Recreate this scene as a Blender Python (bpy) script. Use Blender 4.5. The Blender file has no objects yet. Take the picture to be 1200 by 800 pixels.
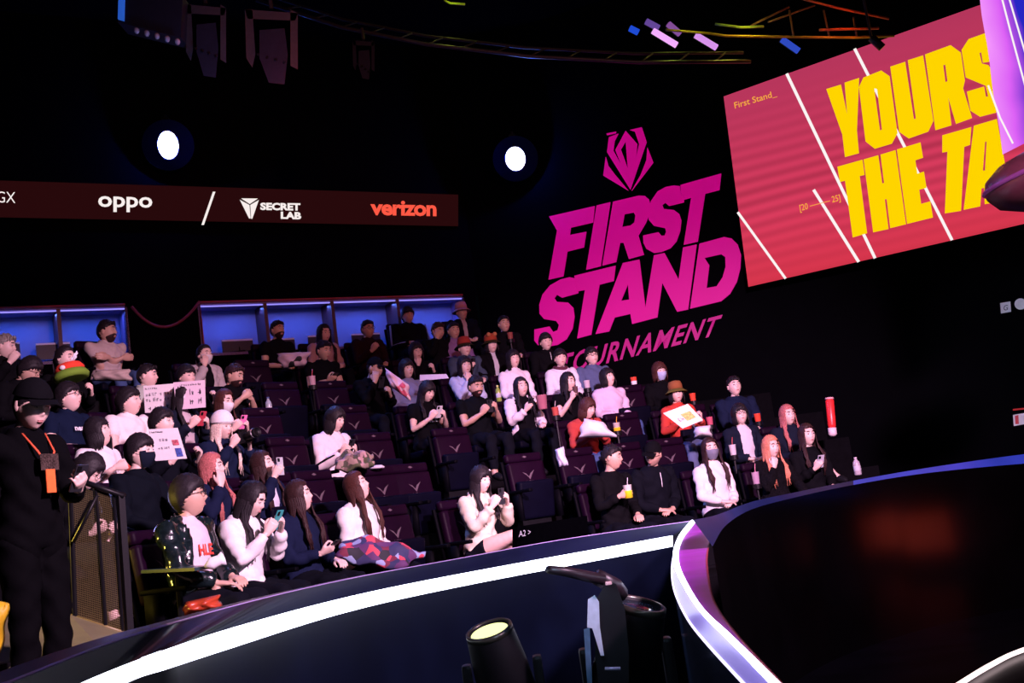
import bpy, bmesh, math, random
import numpy as np
from math import sin, cos, pi, radians, atan2, sqrt, atan
from mathutils import Vector, Matrix
random.seed(7); np.random.seed(7)
S = bpy.context.scene
COL = S.collection
# ---------------------------------------------------------------- camera
FOC = 1333.0; RHO = radians(8.0); PIT = atan(209/1333)
CAM = np.array([0., 0., 1.6])
_F = np.array([0, cos(PIT), sin(PIT)]); _R0 = np.array([1., 0, 0]); _U0 = np.array([0, -sin(PIT), cos(PIT)])
_R = _R0*cos(RHO)-_U0*sin(RHO); _U = _U0*cos(RHO)+_R0*sin(RHO)
cd = bpy.data.cameras.new('camera'); co = bpy.data.objects.new('camera', cd); COL.objects.link(co)
cd.sensor_width = 36; cd.lens = FOC/1200*36; cd.clip_start = .05; cd.clip_end = 200
co.matrix_world = Matrix(((_R[0], _U[0], -_F[0], CAM[0]), (_R[1], _U[1], -_F[1], CAM[1]), (_R[2], _U[2], -_F[2], CAM[2]), (0, 0, 0, 1)))
S.camera = co
# ---------------------------------------------------------------- world, lights, exposure
w = bpy.data.worlds.new('world'); S.world = w; w.use_nodes = True
w.node_tree.nodes['Background'].inputs[0].default_value = (.02, .03, .06, 1)
w.node_tree.nodes['Background'].inputs[1].default_value = .02
S.view_settings.view_transform = 'Standard'; S.view_settings.look = 'None'; S.view_settings.gamma = 1
S.view_settings.use_curve_mapping = False; S.view_settings.exposure = 0.0

def light(name, kind, loc, target, col, energy, size=1.0, size_y=None, spot=60, blend=.5, label=None):
    ld = bpy.data.lights.new(name, kind); o = bpy.data.objects.new(name, ld); COL.objects.link(o)
    ld.color = col; ld.energy = energy
    if kind == 'AREA':
        ld.size = size
        if size_y: ld.shape = 'RECTANGLE'; ld.size_y = size_y
    elif kind == 'SPOT':
        ld.spot_size = radians(spot); ld.spot_blend = blend; ld.shadow_soft_size = size
    else: ld.shadow_soft_size = size
    o.location = loc
    d = Vector(target)-Vector(loc); o.rotation_euler = d.to_track_quat('-Z', 'Y').to_euler()
    return o
light('stage_wash_light', 'SPOT', (6.2, -.5, 6.4), (-2.0, 9.0, 1.2), (1, .60, .86), 13800, .35, spot=40, blend=.85)
light('stage_wash_light', 'SPOT', (2.6, -1.0, 6.0), (2.2, 13.4, 1.6), (1, .55, .84), 17500, .35, spot=34, blend=.85)
light('red_wash_light', 'SPOT', (4.5, 1.0, 7.5), (-2.0, 15.2, 3.6), (1, .26, .22), 1900, .4, spot=46, blend=.9)
light('amber_aisle_light', 'SPOT', (-4.3, 7.2, 2.0), (-1.9, 7.2, 1.35), (1, .70, .10), 210, .1, spot=85, blend=.8)
light('blue_back_light', 'SPOT', (-3.0, 12.8, 7.5), (0.5, 11.5, 1.5), (.12, .25, 1), 1000, .3, spot=80, blend=.8)
light('magenta_fill_light', 'AREA', (3.2, 1.6, 4.6), (0.5, 11, 1.6), (1, .45, .75), 14, 1.2)
light('blue_pit_light', 'AREA', (2.2, 3.2, 3.2), (1.2, 8.6, 1.0), (.15, .3, 1), 9, .7)

# ---------------------------------------------------------------- projection helpers
def ray(u, v):
    D = _F+_R*((u-600)/FOC)-_U*((v-400)/FOC)
    return D/D[1]
def pt(u, v, d): return CAM+ray(u, v)*d                 # point at depth d along +Y
def ptz(u, v, z):                                        # point on the horizontal plane z
    D = ray(u, v); return CAM+D*((z-CAM[2])/D[2])
CC = np.array([5.0, 5.5])                                # centre of the round arena
def cyl(u, v, R, C=CC):
    D = ray(u, v); a = D[0]**2+1; b = -2*(D[0]*C[0]+C[1]); c = C[0]**2+C[1]**2-R*R
    t = (-b+sqrt(max(0, b*b-4*a*c)))/(2*a)
    return CAM+D*t
class Plane:                                             # vertical plane through two plan points
    def __init__(s, a, b, off=0.0):
        s.a = np.array([a[0], a[1], 0.]); d = np.array([b[0]-a[0], b[1]-a[1], 0.]); s.t = d/np.linalg.norm(d)
        s.n = np.array([s.t[1], -s.t[0], 0.])            # towards the camera
        s.a = s.a+s.n*off
    def hit(s, u, v, off=0.0):
        D = ray(u, v); a = s.a+s.n*off
        k = np.dot(a-CAM, s.n)/np.dot(D, s.n)
        return CAM+D*k

# ---------------------------------------------------------------- materials
_m = {}
def mat(name, col, rough=.6, metal=0., emit=None, es=0., noise=.12, scale=30., bump=0., coat=0., alpha=1., trans=0., spec=None):
    if name in _m: return _m[name]
    m = bpy.data.materials.new(name); m.use_nodes = True; nt = m.node_tree; b = nt.nodes['Principled BSDF']
    if noise > 0:
        tc = nt.nodes.new('ShaderNodeTexCoord'); n = nt.nodes.new('ShaderNodeTexNoise'); n.inputs['Scale'].default_value = scale
        n.inputs['Detail'].default_value = 3
        nt.links.new(tc.outputs['Object'], n.inputs['Vector'])
        cr = nt.nodes.new('ShaderNodeValToRGB'); cr.color_ramp.elements[0].position = .3; cr.color_ramp.elements[1].position = .7
        cr.color_ramp.elements[0].color = (*[c*(1-noise) for c in col], 1); cr.color_ramp.elements[1].color = (*[min(1, c*(1+noise)) for c in col], 1)
        nt.links.new(n.outputs['Fac'], cr.inputs[0]); nt.links.new(cr.outputs[0], b.inputs['Base Color'])
        if bump:
            bp = nt.nodes.new('ShaderNodeBump'); bp.inputs['Strength'].default_value = bump; bp.inputs['Distance'].default_value = .01
            nt.links.new(n.outputs['Fac'], bp.inputs['Height']); nt.links.new(bp.outputs[0], b.inputs['Normal'])
    else: b.inputs['Base Color'].default_value = (*col, 1)
    b.inputs['Roughness'].default_value = rough; b.inputs['Metallic'].default_value = metal
    if spec is not None: b.inputs['Specular IOR Level'].default_value = spec
    if coat: b.inputs['Coat Weight'].default_value = coat
    if trans: b.inputs['Transmission Weight'].default_value = trans
    if emit: b.inputs['Emission Color'].default_value = (*emit, 1); b.inputs['Emission Strength'].default_value = es
    _m[name] = m; return m
def emat(name, col, s):
    if name in _m: return _m[name]
    m = bpy.data.materials.new(name); m.use_nodes = True; nt = m.node_tree; nt.nodes.clear()
    o = nt.nodes.new('ShaderNodeOutputMaterial'); e = nt.nodes.new('ShaderNodeEmission'); e.inputs[0].default_value = (*col, 1); e.inputs[1].default_value = s
    nt.links.new(e.outputs[0], o.inputs[0]); _m[name] = m; return m
def cloth(c, rough=.85):
    key = 'cloth_%02d_%02d_%02d_%d' % (c[0]*99, c[1]*99, c[2]*99, rough*10)
    k = .38 if max(c) < .03 else (.6 if max(c) < .08 else 1)
    return mat(key, tuple(q*k for q in c), rough, noise=.035, scale=60, bump=.12, spec=.04 if k < 1 else .2)
BLACK = mat('black_wall_paint', (.0014, .0014, .0022), .9, noise=.1, scale=3, spec=.02)
DARK = mat('dark_carpet', (.0022, .002, .003), .95, noise=.25, scale=18, bump=.3, spec=.08)
DMET = mat('black_metal', (.006, .006, .008), .45, .3, spec=.25)
SKIN = mat('skin', (.74, .52, .45), .5, noise=.05, scale=12)
SKIN2 = mat('skin_tan', (.56, .35, .26), .5, noise=.05, scale=12)
LIP = mat('lips', (.50, .20, .19), .4, noise=0)
EYEW = mat('eye_white', (.55, .52, .52), .3, noise=0); EYEB = mat('iris_dark', (.01, .006, .004), .15, noise=0)
WHITE = mat('white_print', (.75, .75, .78), .6, noise=.03)

# ---------------------------------------------------------------- mesh builder
def nrm(v):
    v = np.asarray(v, float); l = np.linalg.norm(v); return v/l if l > 1e-9 else v
class MB:
    def __init__(s): s.v = []; s.f = []; s.m = []
    def add(s, V, F, mi=0):
        o = len(s.v); s.v += [tuple(float(c) for c in p) for p in V]; s.f += [tuple(i+o for i in f) for f in F]; s.m += [mi]*len(F); return s
    def box(s, c, size, M=None, mi=0, taper=1.0):
        x, y, z = [q/2 for q in size]
        V = np.array([(-x, -y, -z), (x, -y, -z), (x, y, -z), (-x, y, -z), (-x*taper, -y*taper, z), (x*taper, -y*taper, z), (x*taper, y*taper, z), (-x*taper, y*taper, z)])
        if M is not None: V = V@np.array(M).T
        V = V+np.array(c)
        return s.add(V, [(3, 2, 1, 0), (4, 5, 6, 7), (0, 1, 5, 4), (1, 2, 6, 5), (2, 3, 7, 6), (3, 0, 4, 7)], mi)
    def rings(s, R, mi=0, cap=True):                      # R: list of (n,3) rings
        n = len(R[0]); V = np.concatenate(R); F = []
        for k in range(len(R)-1):
            a = k*n; b = a+n
            for i in range(n): j = (i+1) % n; F.append((a+i, a+j, b+j, b+i))
        if cap: F.append(tuple(range(n-1, -1, -1))); F.append(tuple(range((len(R)-1)*n, len(R)*n)))
        return s.add(V, F, mi)
    def tube(s, P, r, n=8, mi=0, flat=1.0, up=None, round_=False):
        P = [np.asarray(p, float) for p in P]
        if np.isscalar(r): r = [r]*len(P)
        r = list(r)
        if round_:
            a = nrm(P[0]-P[1]); b = nrm(P[-1]-P[-2])
            P = [P[0]+a*r[0]*.9, P[0]+a*r[0]*.55]+P+[P[-1]+b*r[-1]*.55, P[-1]+b*r[-1]*.9]
            r = [r[0]*.3, r[0]*.8]+r+[r[-1]*.8, r[-1]*.3]
        R = []; ang = np.linspace(0, 2*pi, n, endpoint=False)
        px = None
        for i, p in enumerate(P):
            t = nrm((P[i+1] if i+1 < len(P) else P[i])-(P[i-1] if i else P[i]))
            h = np.array(up if up is not None else ((0, 0, 1) if abs(t[2]) < .9 else (0, 1, 0)), float)
            if px is not None and up is None: x = nrm(px-t*np.dot(px, t))
            else: x = nrm(np.cross(h, t))
            y = np.cross(t, x); px = x
            R.append(p+r[i]*(np.outer(np.cos(ang), x)+flat*np.outer(np.sin(ang), y)))
        return s.rings(R, mi)
    def lathe(s, prof, n=16, M=None, c=(0, 0, 0), mi=0, cap=True):
        ang = np.linspace(0, 2*pi, n, endpoint=False); R = []
        for r, z in prof:
            V = np.stack([r*np.cos(ang), r*np.sin(ang), np.full(n, z)], 1)
            if M is not None: V = V@np.array(M).T
            R.append(V+np.array(c))
        return s.rings(R, mi, cap)
    def ell(s, c, r, n=12, k=8, mi=0, M=None):
        prof = [(max(.001, sin(pi*i/k)), -cos(pi*i/k)) for i in range(k+1)]
        ang = np.linspace(0, 2*pi, n, endpoint=False); R = []
        for q, z in prof:
            V = np.stack([q*np.cos(ang)*r[0], q*np.sin(ang)*r[1], np.full(n, z*r[2])], 1)
            if M is not None: V = V@np.array(M).T
            R.append(V+np.array(c))
        return s.rings(R, mi)
    def quadplate(s, Q, th, mi=0):                        # thick plate from four corners
        Q = [np.asarray(q, float) for q in Q]; n = nrm(np.cross(Q[1]-Q[0], Q[3]-Q[0]))*th
        V = Q+[q-n for q in Q]
        return s.add(V, [(0, 1, 2, 3), (7, 6, 5, 4), (0, 4, 5, 1), (1, 5, 6, 2), (2, 6, 7, 3), (3, 7, 4, 0)], mi)
    def strip(s, A, B, mi=0):
        n = len(A); V = list(A)+list(B)
        return s.add(V, [(i, i+1, n+i+1, n+i) for i in range(n-1)], mi)
    def mesh(s, name, mats, smooth=True):
        me = bpy.data.meshes.new(name); me.from_pydata(s.v, [], s.f)
        for m in (mats if isinstance(mats, (list, tuple)) else [mats]): me.materials.append(m)
        if any(s.m): me.polygons.foreach_set('material_index', s.m)
        if smooth: me.polygons.foreach_set('use_smooth', [True]*len(me.polygons))
        me.update(); return me
    def obj(s, name, mats, parent=None, smooth=False, loc=None):
        return link(name, s.mesh(name, mats, smooth), parent, loc)
def link(name, me, parent=None, loc=None):
    o = bpy.data.objects.new(name, me); COL.objects.link(o)
    if parent: o.parent = parent
    if loc is not None: o.location = loc
    return o
def tag(o, label=None, cat=None, group=None, kind=None):
    if label: o['label'] = label
    if cat: o['category'] = cat
    if group: o['group'] = group
    if kind: o['kind'] = kind
    return o
def thing(name, label, cat, loc=(0, 0, 0), rz=0, group=None):
    o = bpy.data.objects.new(name, None); COL.objects.link(o); o.location = tuple(float(c) for c in loc); o.rotation_euler = (0, 0, rz); o.empty_display_size = .1
    return tag(o, label, cat, group)
def struct(o): o['kind'] = 'structure'; return o
def local(mb, loc):                                       # shift vertices so that loc is the origin
    mb.v = [(x-loc[0], y-loc[1], z-loc[2]) for x, y, z in mb.v]; return mb
def poly_plate(polys, holes, fn, th, name, m, parent=None):
    """flat letters: outlines in (u,v) mapped by fn to points; given thickness th along normal"""
    bm = bmesh.new()
    for i, P in enumerate(polys):
        vs = [bm.verts.new(fn(*p)) for p in P]; es = [bm.edges.new((vs[k], vs[(k+1) % len(vs)])) for k in range(len(vs))]
        for H in holes.get(i, []):
            hv = [bm.verts.new(fn(*p)) for p in H]; es += [bm.edges.new((hv[k], hv[(k+1) % len(hv)])) for k in range(len(hv))]
        bmesh.ops.triangle_fill(bm, use_beauty=True, use_dissolve=False, edges=es)
    bm.normal_update()
    for f in bm.faces:
        c = f.calc_center_median()
        if f.normal.dot(Vector(CAM)-c) < 0: f.normal_flip()
    if th:
        r = bmesh.ops.extrude_face_region(bm, geom=bm.faces[:])
        nn = None
        for f in bm.faces: nn = f.normal.copy(); break
        vv = [g for g in r['geom'] if isinstance(g, bmesh.types.BMVert)]
        c = vv[0].co; nv = Vector(CAM)-c
        bmesh.ops.translate(bm, verts=vv, vec=(nn if nn.dot(nv) > 0 else -nn)*th)
    me = bpy.data.meshes.new(name); bm.to_mesh(me); bm.free(); me.materials.append(m)
    return link(name, me, parent)
def text_mesh(txt, bold=0.0, space=1.0):
    cu = bpy.data.curves.new('lettering', 'FONT'); cu.body = txt; cu.offset = bold; cu.space_character = space; cu.resolution_u = 3
    o = bpy.data.objects.new('lettering', cu); COL.objects.link(o)
    dg = bpy.context.evaluated_depsgraph_get(); me = bpy.data.meshes.new_from_object(o.evaluated_get(dg))
    bpy.data.objects.remove(o); bpy.data.curves.remove(cu); return me
def text_quad(txt, q, m, name='lettering', parent=None, bold=0.0, space=1.0, inv=None):
    """q = BL, BR, TR, TL points in 3-D"""
    me = text_mesh(txt, bold, space); n = len(me.vertices); co_ = np.empty(n*3); me.vertices.foreach_get('co', co_); co_ = co_.reshape(-1, 3)
    mn = co_.min(0); mx = co_.max(0); a = (co_[:, 0]-mn[0])/(mx[0]-mn[0]); b = (co_[:, 1]-mn[1])/(mx[1]-mn[1])
    q = [np.asarray(p, float) for p in q]; a = a[:, None]; b = b[:, None]
    P = (1-a)*(1-b)*q[0]+a*(1-b)*q[1]+a*b*q[2]+(1-a)*b*q[3]
    me.vertices.foreach_set('co', P.ravel()); me.materials.clear(); me.materials.append(m); me.update()
    return link(name, me, parent)

# ================================================================ THE ROOM
# floor of the pit
mb = MB(); mb.quadplate([(-14, -4, 0), (16, -4, 0), (16, 26, 0), (-14, 26, 0)], .1)
struct(mb.obj('floor', mat('pit_floor', (.0015, .0015, .003), .3, noise=.3, scale=2, spec=.04)))
mb = MB(); mb.quadplate([(-14, 26, 9.5), (16, 26, 9.5), (16, -4, 9.5), (-14, -4, 9.5)], .1)
struct(mb.obj('ceiling', BLACK))
# walls
LA = pt(0, 350, 14.6)[:2]; LB = pt(560, 350, 18.1)[:2]; RA = LB; RB = (14.0, LB[1]-.40*(14.0-LB[0]))
WL = Plane(LA, LB); WR = Plane(RA, RB)
def wall_slab(name, P, p0, p1, z0, z1, th=.15, m=BLACK):
    a = np.array([p0[0], p0[1], 0]); b = np.array([p1[0], p1[1], 0]); mb = MB()
    mb.quadplate([a+(0, 0, z0), b+(0, 0, z0), b+(0, 0, z1), a+(0, 0, z1)], th); return struct(mb.obj(name, m))
LL = LA-(LB-LA)/np.linalg.norm(LB-LA)*7
wall_slab('wall_left', None, (LL[0], -4), LL, 0, 9.5)
wall_slab('wall_right', WR, RA, RB, 0, 9.5)
wall_slab('wall_side', None, RB, (15.5, -4), 0, 9.5)
ZT = WL.hit(236, 357)[2]; ZB = float(WL.hit(260, 413)[2])
print('niche top z', ZT)
def wx(u, v=380): return WL.hit(u, v)
segs = [('n', -160, 148), ('w', 148, 236), ('n', 236, 546), ('w', 546, 561)]
wall_slab('wall_back', WL, LL, LB, ZT+.02, 9.5)
wall_slab('wall_back', WL, LL, LB, 0, ZB)
NB = None
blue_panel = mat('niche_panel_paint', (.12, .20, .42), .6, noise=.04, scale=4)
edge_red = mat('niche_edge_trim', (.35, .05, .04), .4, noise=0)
for k, ua, ub in segs:
    a = wx(ua); b = wx(ub)
    if k == 'w': wall_slab('wall_back', WL, a, b, ZB, ZT+.02); continue
    dep = .45; n = -WL.n*dep; a[2] = b[2] = 0
    mb = MB(); A = a+n; B = b+n
    mb.quadplate([A+(0, 0, ZB), B+(0, 0, ZB), B+(0, 0, ZT), A+(0, 0, ZT)], .05)
    struct(mb.obj('wall_niche', blue_panel))
    mb = MB()
    mb.quadplate([a+(0, 0, ZT), A+(0, 0, ZT), B+(0, 0, ZT), b+(0, 0, ZT)], .04)
    mb.quadplate([a+(0, 0, ZB), b+(0, 0, ZB), B+(0, 0, ZB), A+(0, 0, ZB)], .04)
    mb.quadplate([a+(0, 0, ZB), A+(0, 0, ZB), A+(0, 0, ZT), a+(0, 0, ZT)], .03); mb.quadplate([B+(0, 0, ZB), b+(0, 0, ZB), b+(0, 0, ZT), B+(0, 0, ZT)], .03)
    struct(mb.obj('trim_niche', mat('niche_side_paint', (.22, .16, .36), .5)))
    # red-lit edge round the opening
    mb = MB(); e = WL.n*.02
    mb.tube([a+e+(0, 0, ZB), a+e+(0, 0, ZT+.03), b+e+(0, 0, ZT+.03)], .018, 4); struct(mb.obj('trim_niche', edge_red))
    for dv in {148: [-90, 72], 546: [315, 394, 471]}[ub]:
        p = wx(dv); p[2] = 0; mb = MB()
        mb.quadplate([p+(0, 0, ZB), p+n+(0, 0, ZB), p+n+(0, 0, ZT), p+(0, 0, ZT)], .05); struct(mb.obj('trim_niche', mat('niche_divider', (.07, .02, .03), .5)))
    L = float(np.linalg.norm(b-a)); c = (a+b)/2+n*.33+np.array([0, 0, ZT-.05])
    lo = light('niche_light', 'AREA', c, c+np.array([0, 0, -1])-WL.n*.25, (.10, .20, 1.0), 6.5*L, .06, L*.98)
    # orient long side along wall
    zax = Vector((0, 0, 1)); tx = Vector(WL.t); zz = (Vector(WL.n)*.0+Vector((0, 0, 1))*1).normalized(); yy = zz.cross(tx)
    lo.rotation_euler = Matrix((yy, tx, zz)).transposed().to_euler() if Matrix((yy, tx, zz)).determinant() > 0 else Matrix((-yy, tx, zz)).transposed().to_euler()
    mb = MB(); mb.quadplate([a+n*.04+(0, 0, ZT-.012), b+n*.04+(0, 0, ZT-.012), b+n*.12+(0, 0, ZT-.012), a+n*.12+(0, 0, ZT-.012)], .012)
    tag(mb.obj('light_strip', emat('niche_led', (.35, .28, 1), 1.1)), 'violet LED strip under the top of the %s blue wall recess' % ('shorter left-hand' if ub == 148 else 'long right-hand'), 'light')
    # monitors on the counter; LED light on their tops painted as pale blue bars
    for (x0, x1, vv) in ([(-6, 23, 402), (42, 82, 402), (99, 122, 402)] if ub == 148 else [(260, 296, 398), (309, 345, 397), (361, 395, 393), (412, 445, 391)]):
        q0 = WL.hit(x0, vv, -.16); q1 = WL.hit(x1, vv-1, -.16); q0[2] = q1[2]
        d = thing('monitor', 'flat monitor on the recess counter, %s' % {-6: 'cut by the left edge of the photo', 42: 'second from the left edge', 99: 'behind the man in the pale T-shirt', 260: 'leftmost in the long recess', 309: 'behind the man with the pale printed top', 361: 'behind the woman in the dusty pink top', 412: 'behind the man in dark glasses'}[x0], 'monitor', (q0+q1)/2-(0, 0, .02))
        M = MB(); half = (q1-q0)/2; hv = np.array([0, 0, .20]); M.quadplate([-half-hv, half-hv, half, -half], .03); M.obj('screen_back', mat('monitor_shell', (.004, .008, .03), .5), d)
        M = MB(); M.quadplate([-half, half, half+(0, 0, .025), -half+(0, 0, .025)], .05); M.obj('top_edge', mat('monitor_edge', (.7, .8, .95), .4, noise=0), d)
        M = MB(); zs = ZB+.025-float(d.location[2]); M.box((0, .02, (zs-.10)/2), (.05, .03, abs(zs+.10)+.02)); M.box((0, .0, zs), (.22, .12, .02)); M.obj('stand', DMET, d)
# swagged rope between the two recesses
rp = []
for i in range(13):
    t = i/12; rp.append(WL.hit(154+80*t, 359+-6*t+27*(1-(2*t-1)**2), .06))
tag(MB().tube(rp, .022, 6).obj('rope', mat('rope_velvet', (.20, .03, .06), .6), smooth=True), 'dark red swag rope hanging between the two blue recesses', 'rope')

# ---------------------------------------------------------------- tiers (audience platforms)
R0, DR, DZ, ZH0 = 7.6, .80, .42, 2.02
FL0 = ZH0-1.2
def arc(R, a0, a1, n): return [np.array([CC[0]+R*cos(radians(a)), CC[1]+R*sin(radians(a)), 0]) for a in np.linspace(a0, a1, n)]
def ring_tier(Ri, Ro, z0, z1, a0, a1, m=DARK, n=28):
    A = arc(Ri, a0, a1, n); B = arc(Ro, a0, a1, n); mb = MB()
    up = np.array([0, 0, z1]); dn = np.array([0, 0, z0])
    mb.strip([p+up for p in A], [p+up for p in B]); mb.strip([p+dn for p in A], [p+up for p in A]); mb.strip([p+up for p in B], [p+dn for p in B])
    for i in (0, -1): mb.add([A[i]+dn, B[i]+dn, B[i]+up, A[i]+up], [(0, 1, 2, 3)])
    return mb
for r in range(8):
    Ri = R0+DR*r-.53; Ro = R0+DR*r+.27
    if r == 0: Ri = 6.62
    struct(ring_tier(Ri, Ro, 0, FL0+DZ*r, 95, 168 if r == 0 else 178).obj('floor', DARK))
# ramp and aisle at the left
mb = MB()
rr = [pt(-60, 800, 6.0), pt(128, 770, 6.0), pt(160, 747, 7.0), pt(81, 719, 7.0), pt(-60, 690, 8.0)]
top = [np.array(p) for p in rr]
bot = [np.array([p[0], p[1], .0]) for p in rr]
n = len(top); mb.add(top+bot, [tuple(range(n))]+[(i, (i+1) % n, n+(i+1) % n, n+i) for i in range(n)])
struct(mb.obj('floor', mat('aisle_vinyl', (.17, .16, .08), .5, noise=.15, scale=6)))  # olive tint stands in for the yellow light on the aisle floor

# ---------------------------------------------------------------- barrier with LED band
NAVY = mat('navy_lacquer', (.004, .006, .026), .4, 0, noise=.15, scale=4, spec=.25)
LEDW = emat('led_white', (.80, .84, 1.0), 6.0)
def px_curve(pts, n=40):                                  # Catmull-Rom in pixels
    P = [np.array(p, float) for p in pts]; P = [2*P[0]-P[1]]+P+[2*P[-1]-P[-2]]; out = []
    m = len(P)-3
    for k in range(n+1):
        s_ = k/n*m; i = min(int(s_), m-1); t = s_-i; a, b, c, d = P[i:i+4]
        out.append(.5*((2*b)+(-a+c)*t+(2*a-5*b+4*c-d)*t*t+(-a+3*b-3*c+d)*t**3))
    return out
BR = 6.45
def bc(pts, R=BR): return [cyl(p[0], p[1], R) for p in px_curve(pts)]
topc = bc([(-60, 826), (18, 796), (135, 751), (270, 711), (400, 680), (540, 654), (660, 632), (812, 610)])
fas = bc([(-60, 872), (18, 838), (97, 799), (180, 766), (270, 736), (400, 701), (540, 672), (789, 627)])
ledl = bc([(-60, 910), (60, 848), (153, 799), (200, 783), (270, 760), (400, 719), (540, 687), (789, 640)])
for L in (topc, fas, ledl): print('barrier z', [round(float(p[2]), 2) for p in L[::8]])
BAR = thing('barrier', 'curved dark barrier with a white glowing band in front of the audience', 'barrier', tuple(cyl(400, 719, BR)*(1, 1, 0)))
bl = np.array(BAR.location)
def rel(L): return [p-bl for p in L]
inn = [np.array([CC[0]+(p[0]-CC[0])*(1+.13/BR), CC[1]+(p[1]-CC[1])*(1+.13/BR), p[2]]) for p in topc]
M = MB(); M.strip(rel(fas), rel(topc)); M.obj('fascia', NAVY, BAR, True)
M = MB(); M.strip(rel(topc), rel(inn)); M.strip(rel(inn), rel([p*(1, 1, 0) for p in inn])); M.obj('top_rail', mat('rail_top', (.01, .012, .02), .4, .0), BAR)
M = MB(); M.tube(rel(topc), .004, 4); M.obj('edge_line', mat('edge_violet', (.40, .32, .62), .3, noise=0), BAR)
def inset(L, k): return [np.array([CC[0]+(p[0]-CC[0])*(1+k/BR), CC[1]+(p[1]-CC[1])*(1+k/BR), p[2]]) for p in L]
M = MB(); M.strip(rel(inset(ledl, .01)), rel(inset(fas, .01))); M.obj('light_band', LEDW, BAR, True)
M = MB(); M.strip(rel([p*(1, 1, 0) for p in ledl]), rel(ledl)); M.obj('face_panel', mat('dark_blue_gloss', (.0015, .003, .010), .35, 0, noise=.3, scale=2, spec=.2), BAR, True)

# near curved counter with acrylic edge (plane z = 1.35)
ZC = 1.35
def pc(pts, z=ZC, dmax=11.5):
    out = []
    for p in px_curve(pts, 44):
        D = ray(p[0], p[1]); k = (z-CAM[2])/D[2]
        if k < 0 or k > dmax: k = dmax
        out.append(CAM+D*k)
    return out
oute = pc([(812, 612), (797, 632), (792, 652), (798, 676), (822, 716), (858, 752), (897, 792), (930, 826)])
outl = pc([(812, 617), (795, 638), (788, 660), (790, 690), (804, 722), (825, 750), (873, 802), (905, 836)], 1.31)
inne = pc([(838, 606), (835, 622), (829, 643), (828, 665), (836, 704), (862, 742), (912, 796), (948, 834)])
CT = thing('stage_counter', 'glossy purple curved counter end with glowing acrylic edge beside the pit', 'counter', tuple(oute[22]*(1, 1, 0)))
cl = np.array(CT.location)
def rc(L, dz=0): return [p-cl+(0, 0, dz) for p in L]
M = MB(); M.strip(rc(oute), rc(inne)); M.obj('counter_top', mat('purple_gloss', (.30, .03, .42), .3, 0, noise=.3, scale=3, spec=.4), CT, True)
M = MB(); M.strip(rc(outl), rc(oute)); M.obj('acrylic_edge', mat('acrylic_lilac', (.5, .42, .9), .2, 0, (.30, .22, .85), .6, noise=0), CT, True)
tp = [0.010+.006*abs(i-22)/22 for i in range(45)]
M = MB(); M.tube(rc(oute, .004), [max(.006, min(.024, .0024*np.linalg.norm(p-CAM))) for p in oute], 6); M.obj('light_line', LEDW, CT, True)
M = MB(); M.tube(rc(outl), [max(.003, min(.012, .0009*np.linalg.norm(p-CAM))) for p in outl], 6); M.obj('light_line', emat('led_lilac', (.72, .66, 1), 2.5), CT, True)
M = MB(); M.strip(rc([p*(1, 1, 0) for p in outl]), rc(outl)); M.obj('face_panel', mat('smoked_acrylic', (.03, .04, .085), .12, 0, noise=.2, scale=3), CT, True)
M = MB(); M.tube(rc(inne, -.003), .005, 4); M.obj('edge_line', mat('edge_red', (.25, .03, .05), .4), CT, True)
# far rim and inner glossy wall of the round stage
wallp = [(835, 640, 5.5), (850, 616, 7.5), (880, 597, 9.2), (930, 583, 10.3), (1000, 568, 11.2), (1087, 554, 11.9), (1200, 543, 12.3), (1300, 537, 12.3), (1420, 530, 11.8)]
tc_ = px_curve([(p[0], p[1]) for p in wallp], 48); dc_ = px_curve([(p[2], 0) for p in wallp], 48)
rim_in = [pt(a[0], a[1], b[0]) for a, b in zip(tc_, dc_)]
ro = [(812, 609), (840, 603), (880, 588), (930, 577), (1000, 563), (1087, 548), (1200, 532), (1300, 522), (1420, 512)]
tc2 = px_curve(ro, 48); rim_out = [pt(a[0], a[1], b[0]+.12) for a, b in zip(tc2, dc_)]
ST = thing('stage_wall', 'glossy black curved stage wall with a thin blue lit rim', 'stage', tuple(rim_in[30]*(1, 1, 0)))
sl = np.array(ST.location)
def rs(L): return [p-sl for p in L]
M = MB(); M.strip(rs([p*(1, 1, 0) for p in rim_in]), rs(rim_in)); M.obj('wall_panel', mat('black_gloss', (.0008, .0007, .001), .15, 0, noise=.5, scale=1.2, spec=.35), ST, True)
M = MB(); k = 9; M.strip(rs(rim_in[:k+16]), rs(rim_out[:k+16])); M.obj('rim_top', mat('rim_navy', (.008, .014, .06), .35, noise=.2, scale=3, spec=.3), ST, True)
M = MB(); M.strip(rs(rim_in[k+15:]), rs(rim_out[k+15:])); M.obj('rim_light', mat('rim_blue', (.02, .04, .25), .3, 0, (.012, .03, .32), .55, noise=.3, scale=1.5), ST, True)  # blue reflection on the glossy rim, put in as faint emission
fl = pc([(915, 800), (930, 790), (1000, 750), (1100, 722), (1200, 702), (1320, 682)], .02, 14)
tag(MB().tube(fl, .012, 4).obj('floor_trim', mat('trim_grey', (.06, .065, .09), .3, .5)), 'thin grey trim line curving across the stage floor', 'trim')
rg = pc([(1085, 822), (1120, 800), (1160, 776), (1200, 758), (1290, 730)], .03, 14); rg2 = pc([(1100, 824), (1128, 803), (1164, 781), (1200, 764), (1290, 736)], .03, 14)
M = MB(); M.strip(rg, rg2); tag(M.obj('floor_light_ring', emat('ring_white', (1, .75, .78), 2.2)), 'pinkish white light line set in the stage floor at bottom right', 'light')
for (x, y) in ((930, 0), ): pass
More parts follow.
